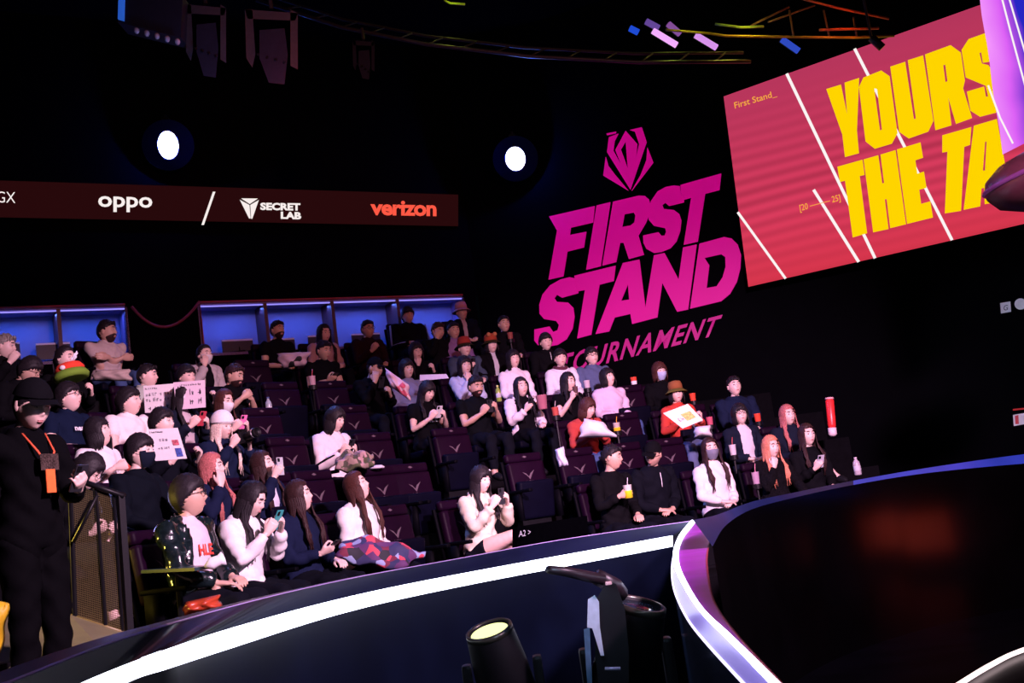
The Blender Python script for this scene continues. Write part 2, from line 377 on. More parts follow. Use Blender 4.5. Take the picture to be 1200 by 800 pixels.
for k, (x, y, a_) in enumerate(((9.6, 10.6, -.5), (11.6, 11.7, -.3))):  # added unseen glowing stands, give the black stage wall its red reflections
    t = thing('player_desk', ['stage desk with red lit front, nearer one beyond the right edge', 'stage desk with red lit front, farther one beyond the right edge'][k], 'desk', (x, y, 0), a_)
    m = MB(); m.box((0, 0, .98), (.75, 1.7, .05)); m.obj('table_top', mat('desk_top', (.02, .02, .025), .4), t)
    for sd in (-1, 1): m = MB(); m.box((0, sd*.8, .48), (.6, .06, .95)); m.obj('side_panel', mat('desk_top', (.02, .02, .025), .4), t)
    m = MB(); m.box((-.30, 0, .62), (.03, 1.5, .55)); m.obj('led_front', emat('desk_red', (1, .09, .05), 1.7), t)

# ---------------------------------------------------------------- wall sign
MAG = mat('magenta_paint', (.30, .0, .14), .6, 0, (.62, .0, .24), .72, noise=.10, scale=2)  # light on the sign is put into the paint as emission
fw = lambda off: (lambda u, v: tuple(WR.hit(u, v, off)))
def z2(ox, oy, s, pts): return [(ox+x/s, oy+y/s) for x, y in pts]
s1 = 5.714
SG = thing('wall_sign', 'big slanted magenta wall sign with crown emblem on the black wall', 'sign', tuple(WR.hit(745, 300)))
sgl = np.array(SG.location); fs = lambda u, v: tuple(WR.hit(u, v, .02)-sgl)
def glyph(P, H=[], m=MAG, par=SG, fn=fs, th=.03, name='letter'): return poly_plate([P], {0: H}, fn, th, name, m, par)
A_ = lambda p: z2(620, 200, s1, p); B_ = lambda p: z2(740, 190, s1, p); C_ = lambda p: z2(620, 280, s1, p); D_ = lambda p: z2(740, 260, s1, p)
glyph(A_([(133, 306), (438, 236), (428, 345), (278, 380), (272, 430), (382, 408), (366, 512), (255, 540), (228, 706), (130, 728), (187, 400)]))
glyph(A_([(452, 232), (543, 210), (478, 638), (382, 662)]))
glyph(A_([(562, 207), (735, 166), (775, 168), (800, 190), (811, 223), (805, 290), (780, 350), (731, 433), (768, 562), (668, 590), (632, 480), (608, 482), (582, 610), (490, 634)]), [A_([(638, 290), (700, 278), (712, 300), (705, 345), (680, 366), (622, 376)])])
glyph(B_([(322, 160), (285, 155), (230, 165), (175, 195), (130, 260), (112, 320), (115, 385), (150, 425), (225, 440), (232, 465), (222, 490), (200, 492), (180, 468), (78, 490), (80, 540), (100, 580), (150, 607), (200, 600), (260, 575), (300, 530), (325, 460), (333, 390), (318, 345), (285, 320), (215, 312), (205, 285), (225, 270), (250, 292), (350, 268), (350, 250), (327, 200)]))
glyph(B_([(328, 152), (600, 75), (588, 185), (492, 210), (443, 530), (350, 552), (400, 235), (352, 250), (329, 200)]))
glyph(C_([(305, 262), (270, 255), (210, 270), (140, 310), (90, 370), (68, 440), (70, 500), (100, 535), (180, 548), (200, 575), (190, 610), (160, 622), (135, 585), (35, 605), (35, 680), (60, 710), (110, 722), (190, 708), (250, 670), (290, 600), (303, 520), (295, 460), (260, 425), (185, 420), (168, 395), (185, 372), (220, 392), (328, 362), (328, 348), (308, 300)]))
glyph(C_([(303, 245), (578, 178), (566, 280), (470, 305), (415, 640), (322, 665), (374, 340), (330, 348), (309, 300)]))
glyph(C_([(445, 635), (628, 160), (738, 137), (778, 461), (836, 108), (906, 93), (1001, 271), (1031, 56), (1121, 36), (1064, 471), (991, 486), (891, 291), (858, 524), (690, 568), (678, 500), (572, 525), (535, 618)]), [C_([(662, 300), (670, 405), (615, 413)])])
glyph(D_([(455, 145), (620, 100), (670, 110), (710, 150), (733, 220), (728, 310), (705, 400), (660, 480), (600, 530), (392, 580)]), [D_([(488, 240), (600, 215), (628, 235), (630, 300), (610, 370), (570, 430), (502, 442), (520, 290)])])
G_ = lambda p: z2(690, 140, 8, p)
for P in ([(135, 525), (158, 350), (180, 430), (240, 510), (372, 668)], [(548, 262), (603, 402), (400, 668), (485, 520), (540, 380)], [(165, 130), (255, 112), (250, 128), (170, 145)]): glyph(G_(P), name='emblem')
glyph(G_([(188, 165), (275, 132), (240, 200), (228, 290), (303, 425), (248, 285), (345, 105), (452, 228), (442, 350), (425, 425), (472, 230), (432, 112), (385, 97), (495, 72), (540, 210), (388, 655), (170, 305)]), [G_([(345, 200), (365, 460), (298, 280)])], name='emblem')
MAG2 = mat('magenta_paint_thin', (.22, .01, .10), .6, 0, (.5, .0, .20), .62, noise=.1, scale=2)  # same glow put into the paint of the thinner lettering
text_quad('TOURNAMENT', [fs(653, 441), fs(836.5, 393.5), fs(847, 368.2), fs(658, 415.5)], MAG2, 'lettering', SG, bold=.022, space=1.12)

# ---------------------------------------------------------------- big LED screen
sa = pt(877, 336, 16.2); sb = pt(1200, 262, 14.5); SP = Plane(sa[:2], sb[:2])
SC = thing('led_screen', 'large red LED screen with huge yellow lettering and white diagonal lines', 'screen', tuple(SP.hit(1000, 250)))
scl = np.array(SC.location)
def fsc(off): return lambda u, v: tuple(SP.hit(u, v, off)-scl)
def screen_mat():
    m = bpy.data.materials.new('led_picture_red'); m.use_nodes = True; nt = m.node_tree; nt.nodes.clear()
    o = nt.nodes.new('ShaderNodeOutputMaterial'); e = nt.nodes.new('ShaderNodeEmission'); tc = nt.nodes.new('ShaderNodeTexCoord')
    sx = nt.nodes.new('ShaderNodeSeparateXYZ'); nt.links.new(tc.outputs['Object'], sx.inputs[0])
    mr = nt.nodes.new('ShaderNodeMapRange'); mr.inputs[1].default_value = -1.4; mr.inputs[2].default_value = 2.6; nt.links.new(sx.outputs[2], mr.inputs[0])
    cr = nt.nodes.new('ShaderNodeValToRGB'); E = cr.color_ramp.elements
    E[0].position = 0; E[0].color = (.66, .030, .045, 1); E[1].position = 1; E[1].color = (.42, .035, .105, 1)
    k = E.new(.42); k.color = (.70, .045, .11, 1)
    nt.links.new(mr.outputs[0], cr.inputs[0])
    wv = nt.nodes.new('ShaderNodeTexWave'); wv.bands_direction = 'Z'; wv.inputs['Scale'].default_value = 1.9; wv.inputs['Distortion'].default_value = 1.5; wv.inputs['Detail'].default_value = 0; wv.inputs['Detail Scale'].default_value = .3
    nt.links.new(tc.outputs['Object'], wv.inputs[0])
    mx = nt.nodes.new('ShaderNodeMix'); mx.data_type = 'RGBA'; mx.blend_type = 'MULTIPLY'
    bl_ = nt.nodes.new('ShaderNodeValToRGB'); b = bl_.color_ramp.elements; b[0].position = .12; b[0].color = (0, 0, 0, 1); b[1].position = .88; b[1].color = (0, 0, 0, 1); q = b.new(.5); q.color = (.30, .30, .30, 1)
    nt.links.new(mr.outputs[0], bl_.inputs[0]); nt.links.new(bl_.outputs[0], mx.inputs[0]); nt.links.new(cr.outputs[0], mx.inputs[6]); nt.links.new(wv.outputs[0], mx.inputs[7])
    nt.links.new(mx.outputs[2], e.inputs[0]); e.inputs[1].default_value = 1.0; nt.links.new(e.outputs[0], o.inputs[0]); return m
f0 = fsc(0); M = MB(); q = [f0(877, 336), f0(1260, 248.5), f0(1260, -34), f0(848, 113)]
M.quadplate(q, .14, 0); M.obj('cabinet', DMET, SC)
f1 = fsc(.012); M = MB(); M.add([f1(877, 336), f1(1260, 248.5), f1(1260, -34), f1(848, 113)], [(0, 1, 2, 3)]); M.obj('picture', screen_mat(), SC)
YEL = emat('led_yellow', (1.0, .66, .0), 1.0); LW = emat('led_line_white', (1, .93, .93), .98); YOR = emat('led_orange', (1, .42, .05), .95)
H_ = lambda p: z2(960, 60, 6.6667, p); K_ = lambda p: z2(1060, 30, 6.6667, p); J_ = lambda p: z2(970, 160, 6.6667, p); L_ = lambda p: z2(1070, 130, 6.6667, p)
f2 = fsc(.03)
def sg(P, H=[]): return glyph(P, H, YEL, SC, f2, 0, 'letter')
sg(H_([(55, 295), (170, 260), (218, 490), (198, 245), (312, 208), (295, 620), (311, 797), (201, 827), (180, 650)]))
sg(H_([(345, 205), (485, 150), (550, 195), (612, 640), (568, 722), (435, 762), (362, 705), (310, 280)]), [H_([(430, 290), (452, 295), (490, 612), (475, 618)])])
sg(H_([(555, 120), (672, 82), (740, 530), (755, 526), (692, 70), (812, 32), (892, 545), (852, 628), (700, 682), (625, 630)]))
sg(K_([(160, 225), (360, 152), (440, 210), (472, 430), (458, 490), (528, 722), (402, 768), (342, 565), (367, 779), (241, 817)]), [K_([(303, 310), (318, 305), (335, 435), (320, 440)])])
sg(K_([(445, 190), (500, 105), (640, 55), (715, 110), (740, 255), (650, 285), (612, 290), (598, 208), (586, 215), (605, 296), (655, 308), (720, 400), (752, 600), (715, 680), (590, 712), (515, 665), (487, 515), (622, 475), (636, 555), (652, 553), (634, 470), (478, 405)]))
sg(J_([(75, 235), (272, 180), (288, 300), (250, 308), (308, 755), (195, 788), (135, 345), (95, 355)]))
sg(J_([(280, 178), (395, 145), (426, 365), (440, 362), (412, 140), (530, 105), (612, 685), (488, 715), (460, 488), (446, 490), (475, 722), (355, 748)]))
sg(J_([(540, 100), (725, 45), (745, 165), (685, 185), (700, 290), (752, 272), (772, 400), (715, 415), (730, 525), (802, 505), (822, 632), (620, 682)]))
sg(L_([(228, 190), (455, 125), (445, 265), (400, 280), (375, 780), (248, 800), (268, 318), (228, 325)]))
sg(L_([(475, 115), (655, 62), (720, 420), (760, 690), (560, 728), (555, 600), (535, 605), (525, 745), (395, 772)]), [L_([(563, 240), (574, 240), (562, 465), (546, 465)])])
f15 = fsc(.02)
def ln(a, b, w_=3.6):
    a = np.array(a, float); b = np.array(b, float); t = nrm(b-a); p = np.array([-t[1], t[0]])*w_/2
    M = MB(); M.add([f15(*(a-p)), f15(*(b-p)), f15(*(b+p)), f15(*(a+p))], [(0, 1, 2, 3)]); M.obj('diagonal_line', LW, SC)
ln((921.9, 86.2), (1025.5, 302.5)); ln((1001.5, 56.9), (1115.7, 281.3)); ln((953.4, 222.2), (1006.3, 306.8)); ln((864.5, 248.5), (920.6, 326.3), 3)
text_quad('First Stand_', [f2(861.5, 128.5), f2(911, 113.5), f2(909.3, 105.3), f2(860, 120)], YOR, 'lettering', SC, bold=.008)
text_quad('[20 ——— 25]', [f2(938, 249.5), f2(985.5, 237), f2(984, 227.5), f2(936.5, 240)], YOR, 'lettering', SC, bold=.008)

# ---------------------------------------------------------------- hanging curved banner and pod, top right
BN = thing('hanging_led_banner', 'violet curved LED banner with white lines hanging at the top right corner', 'screen', tuple(pt(1180, 60, 9.0)))
bnl = np.array(BN.location)
def fb(u, v, o=0): return pt(u, v, 9.0-o-.5*((u-1148)/110.)**2*0+(u-1148)*.004)-bnl
le = px_curve([(1146, -30), (1150, 15), (1158, 60), (1164, 110), (1171, 150), (1175, 181)], 14); ri = px_curve([(1290, -60), (1290, -20), (1290, 20), (1290, 55), (1290, 90), (1290, 122)], 14)
def bmat():
    m = bpy.data.materials.new('led_picture_violet'); m.use_nodes = True; nt = m.node_tree; nt.nodes.clear()
    o = nt.nodes.new('ShaderNodeOutputMaterial'); e = nt.nodes.new('ShaderNodeEmission'); tc = nt.nodes.new('ShaderNodeTexCoord')
    sx = nt.nodes.new('ShaderNodeSeparateXYZ'); nt.links.new(tc.outputs['Object'], sx.inputs[0])
    n = nt.nodes.new('ShaderNodeTexNoise'); n.inputs['Scale'].default_value = 1.8; nt.links.new(tc.outputs['Object'], n.inputs[0])
    ad = nt.nodes.new('ShaderNodeMath'); ad.operation = 'MULTIPLY_ADD'; ad.inputs[1].default_value = 1.9; ad.inputs[2].default_value = .22; nt.links.new(sx.outputs[0], ad.inputs[0])
    a2 = nt.nodes.new('ShaderNodeMath'); a2.operation = 'MULTIPLY_ADD'; a2.inputs[1].default_value = .5; nt.links.new(n.outputs[0], a2.inputs[0]); nt.links.new(ad.outputs[0], a2.inputs[2])
    cr = nt.nodes.new('ShaderNodeValToRGB'); E = cr.color_ramp.elements; E[0].position = .05; E[0].color = (.95, .36, 1, 1); E[1].position = .95; E[1].color = (.02, .02, .55, 1)
    k = E.new(.58); k.color = (.72, .12, .92, 1)
    nt.links.new(a2.outputs[0], cr.inputs[0]); nt.links.new(cr.outputs[0], e.inputs[0]); e.inputs[1].default_value = 1.0; nt.links.new(e.outputs[0], o.inputs[0]); return m
M = MB(); M.strip([fb(*p) for p in le], [fb(*p) for p in ri]); M.obj('picture', bmat(), BN, True)
M = MB(); M.strip([fb(*p, -.12) for p in ri], [fb(*p, -.12) for p in le]); M.strip([fb(*p, -.12) for p in le], [fb(*p) for p in le]); M.obj('back_shell', DMET, BN, True)
for a, b, c in (((1171, -14), (1185, 40), (1212, 140)), ((1179, -14), (1192, 30), (1216, 112)), ((1158, 100), (1172, 138), (1187, 168))):
    M = MB(); M.tube([fb(*a, .01), fb(*b, .01), fb(*c, .01)], .008, 4); M.obj('white_line', LW, BN)
PD = thing('lighting_pod', 'dark rounded pod hanging below the violet banner at the right edge', 'pod', tuple(pt(1226, 207, 8.6)))
prof = [(.02, -.22), (.22, -.20), (.40, -.10), (.455, 0), (.46, .05), (.42, .13), (.30, .20), (.10, .24), (.02, .25)]
MX = np.array(Matrix.Rotation(radians(-12), 3, 'Y'))
M = MB(); M.lathe(prof, 32, M=MX); M.obj('shell', mat('pod_shell', (.05, .012, .02), .35), PD, True)
M = MB(); M.lathe([(.465, .035), (.475, .045), (.475, .06), (.465, .07)], 32, M=MX, cap=False); M.obj('trim_ring', mat('pod_trim', (.12, .03, .12), .3, .4, (.5, .08, .5), .08, noise=0), PD, True)

# ---------------------------------------------------------------- sponsor LED strip
PB = thing('led_ribbon', 'long dark red LED ribbon board with sponsor names on the upper wall', 'screen', tuple(WL.hit(270, 238)))
pl = np.array(PB.location); fp = lambda u, v, o=.06: tuple(WL.hit(u, v, o)-pl)
M = MB(); M.quadplate([fp(-160, 251.5), fp(537, 265), fp(537, 228), fp(-160, 206.5)], .05); M.obj('cabinet', DMET, PB)
M = MB(); M.add([fp(-160, 251.5, .065), fp(537, 265, .065), fp(537, 228, .065), fp(-160, 206.5, .065)], [(0, 1, 2, 3)]); M.obj('picture', emat('led_maroon', (.020, .0028, .0034), 1), PB)
WT = emat('led_text_white', (1, .9, .88), .95); RT = emat('led_text_red', (1, .10, .06), 1)
fq = lambda u, v: fp(u, v, .075)
text_quad('oppo', [fq(115, 248), fq(178.5, 249), fq(178.5, 231), fq(115, 229.5)], WT, 'lettering', PB, bold=.02)
text_quad('GX', [fq(-4, 237), fq(18, 238), fq(18, 225), fq(-4, 224)], WT, 'lettering', PB, bold=-.005)
text_quad('verizon', [fq(434, 252), fq(511.5, 253.5), fq(511.5, 236), fq(434, 234.5)], RT, 'lettering', PB, bold=.035, space=.95)
text_quad('SECRET', [fq(305, 246), fq(352, 246.8), fq(352, 238), fq(305, 237.3)], WT, 'lettering', PB, bold=.05)
text_quad('LAB', [fq(329, 256.3), fq(353, 257), fq(353, 248.5), fq(329, 247.8)], WT, 'lettering', PB, bold=.05)
Q_ = lambda p: z2(270, 220, 12, p)
for P in ([(150, 148), (388, 150), (272, 228)], [(132, 168), (268, 240), (285, 430), (262, 430)], [(400, 170), (280, 240), (292, 435), (308, 435)]): glyph(Q_(P), [], WT, PB, fq, 0, 'emblem')
glyph([(249.5, 224.5), (252.5, 224.5), (239, 263.5), (236, 263.5)], [], WT, PB, fq, 0, 'slash')

# ================================================================ PEOPLE AND SEATS
def smoothstep(a, b, x): t = np.clip((x-a)/(b-a), 0, 1); return t*t*(3-2*t)
def rotm(yaw=0, pitch=0, roll=0):
    return np.array(Matrix.Rotation(yaw, 3, 'Z')@Matrix.Rotation(pitch, 3, 'X')@Matrix.Rotation(roll, 3, 'Y'))
# ---- head template: grid with the face towards +Y, origin in the middle of the head
NLON, NLAT = 40, 32
def head_grid():
    lon = []
    for i in range(NLON):                                 # denser in front
        t = i/NLON*2*pi; lon.append(t-.42*sin(t))
    lat = np.linspace(0, pi, NLAT+1)[1:-1]
    V = []
    for th in lat:
        for ph in lon: V.append((sin(th)*sin(ph), sin(th)*cos(ph), cos(th)))
    V.append((0, 0, 1)); V.append((0, 0, -1))
    F = []
    L = len(lat)
    for k in range(L-1):
        for i in range(NLON): j = (i+1) % NLON; F.append((k*NLON+i, (k+1)*NLON+i, (k+1)*NLON+j, k*NLON+j))
    t = L*NLON
    for i in range(NLON): j = (i+1) % NLON; F.append((t, i, j)); F.append((t+1, (L-1)*NLON+j, (L-1)*NLON+i))
    return np.array(V), F
HD, HF = head_grid()
def head_shape(D, off=0.0, feat=1.0):
    x, y, z = D[:, 0].copy(), D[:, 1].copy(), D[:, 2].copy()
    X = x*.077; Y = y*.094; Z = z*.118
    lowr = np.clip(-z, 0, 1)
    X = X*(1-.30*lowr**1.6); back = (y < 0)
    Y = np.where(back, Y*(1-.42*lowr**1.2), Y*(1-.10*lowr**2))
    Y = Y+.012*lowr**1.5*np.where(back, .6, .5)
    Y = np.where(Y > .082, .082+(Y-.082)*.45, Y)
    Z = np.where(z < 0, Z*1.0, Z)
    if feat:
        fr = smoothstep(.2, .6, y)
        g = lambda cx, cz, sx, sz: np.exp(-((X-cx)/sx)**2-((Z-cz)/sz)**2)
        nose = np.exp(-(X/.0105)**2)*smoothstep(.030, -.020, Z)*smoothstep(-.040, -.028, Z)*.016
        nose += np.exp(-(X/.018)**2-((Z+.027)/.010)**2)*.006
        ey = -.011*(g(.031, .008, .017, .012)+g(-.031, .008, .017, .012))
        br = .005*np.exp(-((Z-.030)/.010)**2)*np.exp(-(X/.05)**2)
        lip = .0045*np.exp(-(X/.024)**2)*(np.exp(-((Z+.055)/.006)**2)+np.exp(-((Z+.068)/.007)**2))
        ch = .008*g(0, -.100, .022, .014); ck = .004*(g(.042, -.03, .02, .02)+g(-.042, -.03, .02, .02))
        Y = Y+feat*fr*(nose+ey+br+lip+ch+ck)
    P = np.stack([X, Y, Z], 1)
    if np.any(off):
        n = D/np.array([.077, .094, .118]); n = n/np.linalg.norm(n, axis=1)[:, None]; P = P+n*np.reshape(off, (-1, 1))
    return P
HEADV = head_shape(HD)
# ---- hand template (right hand, wrist at origin, fingers +Y, palm faces -Z, thumb towards -X)
def remeshed(mb, vox, it=2):
    me = mb.mesh('tmp', [], False); o = bpy.data.objects.new('tmp', me); COL.objects.link(o)
    md = o.modifiers.new('r', 'REMESH'); md.mode = 'VOXEL'; md.voxel_size = vox; md.adaptivity = 0
    dg = bpy.context.evaluated_depsgraph_get(); e = o.evaluated_get(dg); m2 = e.to_mesh()
    n = len(m2.vertices); V = np.empty(n*3); m2.vertices.foreach_get('co', V); V = V.reshape(-1, 3).copy()
    lt = np.empty(len(m2.polygons), int); m2.polygons.foreach_get('loop_total', lt)
    Fq = np.empty(len(m2.loops), int); m2.loops.foreach_get('vertex_index', Fq)
    assert (lt == 4).all(); Fq = Fq.reshape(-1, 4).copy(); e.to_mesh_clear(); bpy.data.objects.remove(o); bpy.data.meshes.remove(me)
    for _ in range(it):                                   # light smoothing
        A = np.zeros_like(V); C = np.zeros(len(V))
        for a, b in ((0, 1), (1, 2), (2, 3), (3, 0)):
            np.add.at(A, Fq[:, a], V[Fq[:, b]]); np.add.at(A, Fq[:, b], V[Fq[:, a]]); np.add.at(C, Fq[:, a], 1); np.add.at(C, Fq[:, b], 1)
        V = V*.45+A/C[:, None]*.55
    return V, Fq
def hand_template(curl):
    M = MB()
    M.tube([(0, -.015, 0), (0, .02, 0), (0, .05, 0), (0, .085, 0)], [.026, .033, .040, .038], 10, flat=.42, up=(1, 0, 0), round_=True) if 0 else None
    R = []
    for y, rx, rz in ((-.02, .024, .018), (.01, .030, .019), (.045, .040, .017), (.08, .041, .014), (.092, .036, .010)):
        a = np.linspace(0, 2*pi, 12, endpoint=False); R.append(np.stack([rx*np.cos(a), np.full(12, y), rz*np.sin(a)], 1))
    M.rings(R)
    for k, (x, L, r) in enumerate(((-.031, .070, .0088), (-.010, .080, .0092), (.011, .074, .0088), (.030, .058, .0078))):
        p = np.array([x, .08, 0.]); ang = 0; P = [p-(0, .02, 0), p.copy()]; yawf = (x)*-1.2
        for j, f in enumerate((.46, .30, .24)):
            ang += radians(curl*(.8 if j == 0 else 1.0)); p = p+L*f*np.array([sin(-yawf)*.25, cos(ang), -sin(ang)]); P.append(p.copy())
        M.tube(P, [r*1.05, r*1.05, r, r*.92, r*.8], 8, round_=True)
    th = radians(curl)
    M.tube([(-.020, .015, -.004), (-.040, .040, -.014), (-.047, .066, -.022-.010*sin(th)), (-.043, .088, -.028-.02*sin(th))], [.013, .0125, .0105, .009], 8, round_=True)
    return remeshed(M, .0058, 1)
HAND = {'r': hand_template(22), 'g': hand_template(52), 'f': hand_template(8)}

ARMS = {  # right-side values: wrist position, finger direction, palm normal, template
 'lap':   ((.10, .27, .66), (-.5, .85, -.15), (0, -.1, -1), 'r'),
 'fold':  ((.07, .25, .68), (-.9, .35, -.1), (.0, -.3, -1), 'r'),
 'low':   ((.09, .26, .75), (-.45, .8, .3), (-.5, -.2, .8), 'g'),
 'phone': ((.10, .27, .86), (-.40, .6, .65), (-.8, -.45, .3), 'g'),
 'high':  ((.10, .27, .98), (-.35, .5, .75), (-.8, -.5, .2), 'g'),
 'top':   ((.12, .26, 1.10), (-.3, .5, .8), (-.8, -.5, .2), 'g'),
 'sign':  ((.16, .28, .84), (-.1, .5, .85), (-.8, -.5, .2), 'g'),
 'cross': ((-.10, .20, .82), (-1, .15, .05), (0, -1, .1), 'r'),
 'chin':  ((.05, .16, 1.00), (-.25, -.05, 1), (-.2, -1, 0), 'g'),
 'face':  ((.09, .20, 1.05), (-.3, -.1, 1), (-.4, -1, 0), 'r'),
 'side':  ((.30, .22, .70), (.1, 1, -.1), (0, 0, -1), 'r'),
 'clasp': ((.07, .28, .88), (-.75, .35, .45), (-.3, -1, 0), 'g'),
 'knee':  ((.12, .42, .64), (0, .9, -.5), (0, -.3, -1), 'r'),
 'hang':  ((.30, .02, .80), (0, .15, -1), (-1, 0, 0), 'r'),
 'cup':   ((.10, .28, .86), (-.6, .75, .15), (-.8, -.2, .1), 'g'),
}
def ik(Sh, T, a, b, pole):
    d = T-Sh; L = np.linalg.norm(d); L2 = min(L, (a+b)*.985); d = d/L; T = Sh+d*L2
    c = (a*a+L2*L2-b*b)/(2*a*L2); h = a*sqrt(max(0, 1-c*c)); p = pole-d*np.dot(pole, d); p = nrm(p)
    return Sh+d*a*c+p*h, T
def frame_from(y, z):
    y = nrm(y); z = nrm(z-y*np.dot(z, y)); x = np.cross(y, z); return np.stack([x, y, z], 1)

HAIRC = {'k': (.012, .009, .012), 'b': (.060, .020, .016), 'd': (.030, .012, .012), 'p': (.42, .13, .12), 'w': (.72, .58, .48), 'o': (.62, .22, .13), 'g': (.25, .22, .2)}
def hair_mat(c):
    return mat('hair_'+{'k': 'black', 'b': 'brown', 'd': 'dark_brown', 'p': 'rose_brown', 'w': 'pale_blond', 'o': 'copper_pink', 'g': 'grey'}[c], HAIRC[c], .55, noise=.35, scale=90, bump=.25, spec=.25)
def hair_mesh(style, rnd, hat=False):
    """returns MB in head space"""
    M = MB(); D = HD; az = np.degrees(np.abs(np.arctan2(D[:, 0], D[:, 1])))     # 0 = front
    P = head_shape(D, 0, 0); z = P[:, 2]
    bang = style in ('bang', 'longbang', 'bob', 'fringe')
    front = .044 if bang else .078
    line = np.interp(az, [0, 38, 62, 80, 100, 125, 180], [front, front-.004, .045 if not bang else .025, .0, -.02, -.075, -.095])
    if style == 'short': line = np.interp(az, [0, 38, 62, 80, 100, 125, 180], [.066, .060, .045, .015, .02, -.045, -.065])
    if style in ('bob', 'long', 'longbang', 'bang'): line = np.interp(az, [0, 35, 52, 70, 90, 180], [front, front-.008, -.01, -.075, -.10, -.11])
    if style == 'bald': line = line*0+.2
    th = {'short': .013, 'fringe': .020, 'bob': .022, 'long': .018, 'longbang': .020, 'bang': .020, 'tied': .012}.get(style, .014)
    if hat: th = .006
    nz = .35*np.sin(D[:, 0]*19+rnd.random()*6)*np.sin(D[:, 1]*17+rnd.random()*6)+.25*np.sin(D[:, 0]*41+D[:, 1]*33)
    off = th*(1+.45*nz+.25*np.clip(D[:, 2], 0, 1))
    inside = smoothstep(-.012, .010, z-line)
    off = np.where(inside > 0, -.004+(off+.004)*inside, -.006)
    Q = head_shape(D, off, 0); keep = z > line-.014
    F = [f for f in HF if all(keep[i] for i in f)]
    M.add(Q, F)
    def lock(p0, pts, r, flat=.45):
        P = [np.array(p0)]+[np.array(p) for p in pts]; n = len(P); up = nrm(np.array([P[0][0], P[0][1], 0])+1e-6)
        rr = [r*(.6+.4*min(1, 2*i/n))*(1 if i < n-1 else .25) for i in range(n)]
        t = [np.array((-up[1], up[0], 0))]
        M.tube(P, rr, 5, flat=flat, up=(up[0], up[1], .001))
    if style in ('short', 'fringe', 'bang', 'bob', 'longbang') and not hat:      # fringe locks
        na = 9
        for i in range(na):
            a = radians(-50+100*i/(na-1)+rnd.uniform(-4, 4)); top = np.array([sin(a)*.055, cos(a)*.065, .098])
            zl = {'short': .062, 'fringe': .040, 'bang': .032, 'bob': .030, 'longbang': .030}[style]+rnd.uniform(-.008, .008)
            if abs(a) > radians(36): zl -= .015
            mid = np.array([sin(a)*.078, cos(a)*.098, (.1+zl)/2+.012]); end = np.array([sin(a+.1)*.081, cos(a+.1)*.1005, zl])
            lock(top, [mid, end], .014, .35)
    if style in ('short', 'fringe') and not hat:
        for i in range(16):
            a = rnd.uniform(0, 2*pi); b = rnd.uniform(.1, .9); p = np.array([sin(a)*.07*b, cos(a)*.085*b, .118-.05*b*b]); q = p+np.array([sin(a)*.030, cos(a)*.03, .012-.03*b]); lock(p, [(p+q)/2+(0, 0, .012), q], .013)
    ln_ = {'bob': (-.105, -.13), 'long': (-.34, -.46), 'longbang': (-.30, -.42), 'bang': (-.13, -.18), 'tied': (-.14, -.17)}.get(style)
    if ln_:
        n = 58 if style != 'tied' else 10
        for i in range(n):
            a = radians(52+256*i/(n-1)) if style != 'tied' else radians(150+60*i/(n-1)); a += rnd.uniform(-.03, .03)
            zl = rnd.uniform(ln_[1], ln_[0]); p = np.array([sin(a)*.070, cos(a)*.082-.004, .055])
            pts = [(sin(a)*.092, cos(a)*.102-.008, -.01), (sin(a)*.094, cos(a)*.100-.010, -.075)]
            if zl < -.11:
                ex = 1.0 if style in ('bob', 'bang') else 1.15
                front_ = cos(a) > -.05
                y3 = .035+.03*rnd.random() if front_ and ln_[0] < -.2 else cos(a)*.085-.02
                pts.append((sin(a)*.090*ex, y3*.7+(cos(a)*.09)*.3, max(zl, -.15)))
                if zl < -.2:
                    if front_: s_ = 1 if sin(a) > 0 else -1; pts += [(s_*.105+rnd.uniform(-.02, .02), .085+rnd.uniform(0, .02), -.22), (s_*.095+rnd.uniform(-.03, .03), .115, -.30), (s_*.085+rnd.uniform(-.03, .03), .125, zl)]
                    else: pts += [(sin(a)*.10, -.115, -.22), (sin(a)*.10, -.13, -.30), (sin(a)*.095, -.135, zl)]
            else: pts.append((sin(a)*.086, cos(a)*.088-.008, zl))
            lock(p, pts, .0125, .55)
    return M
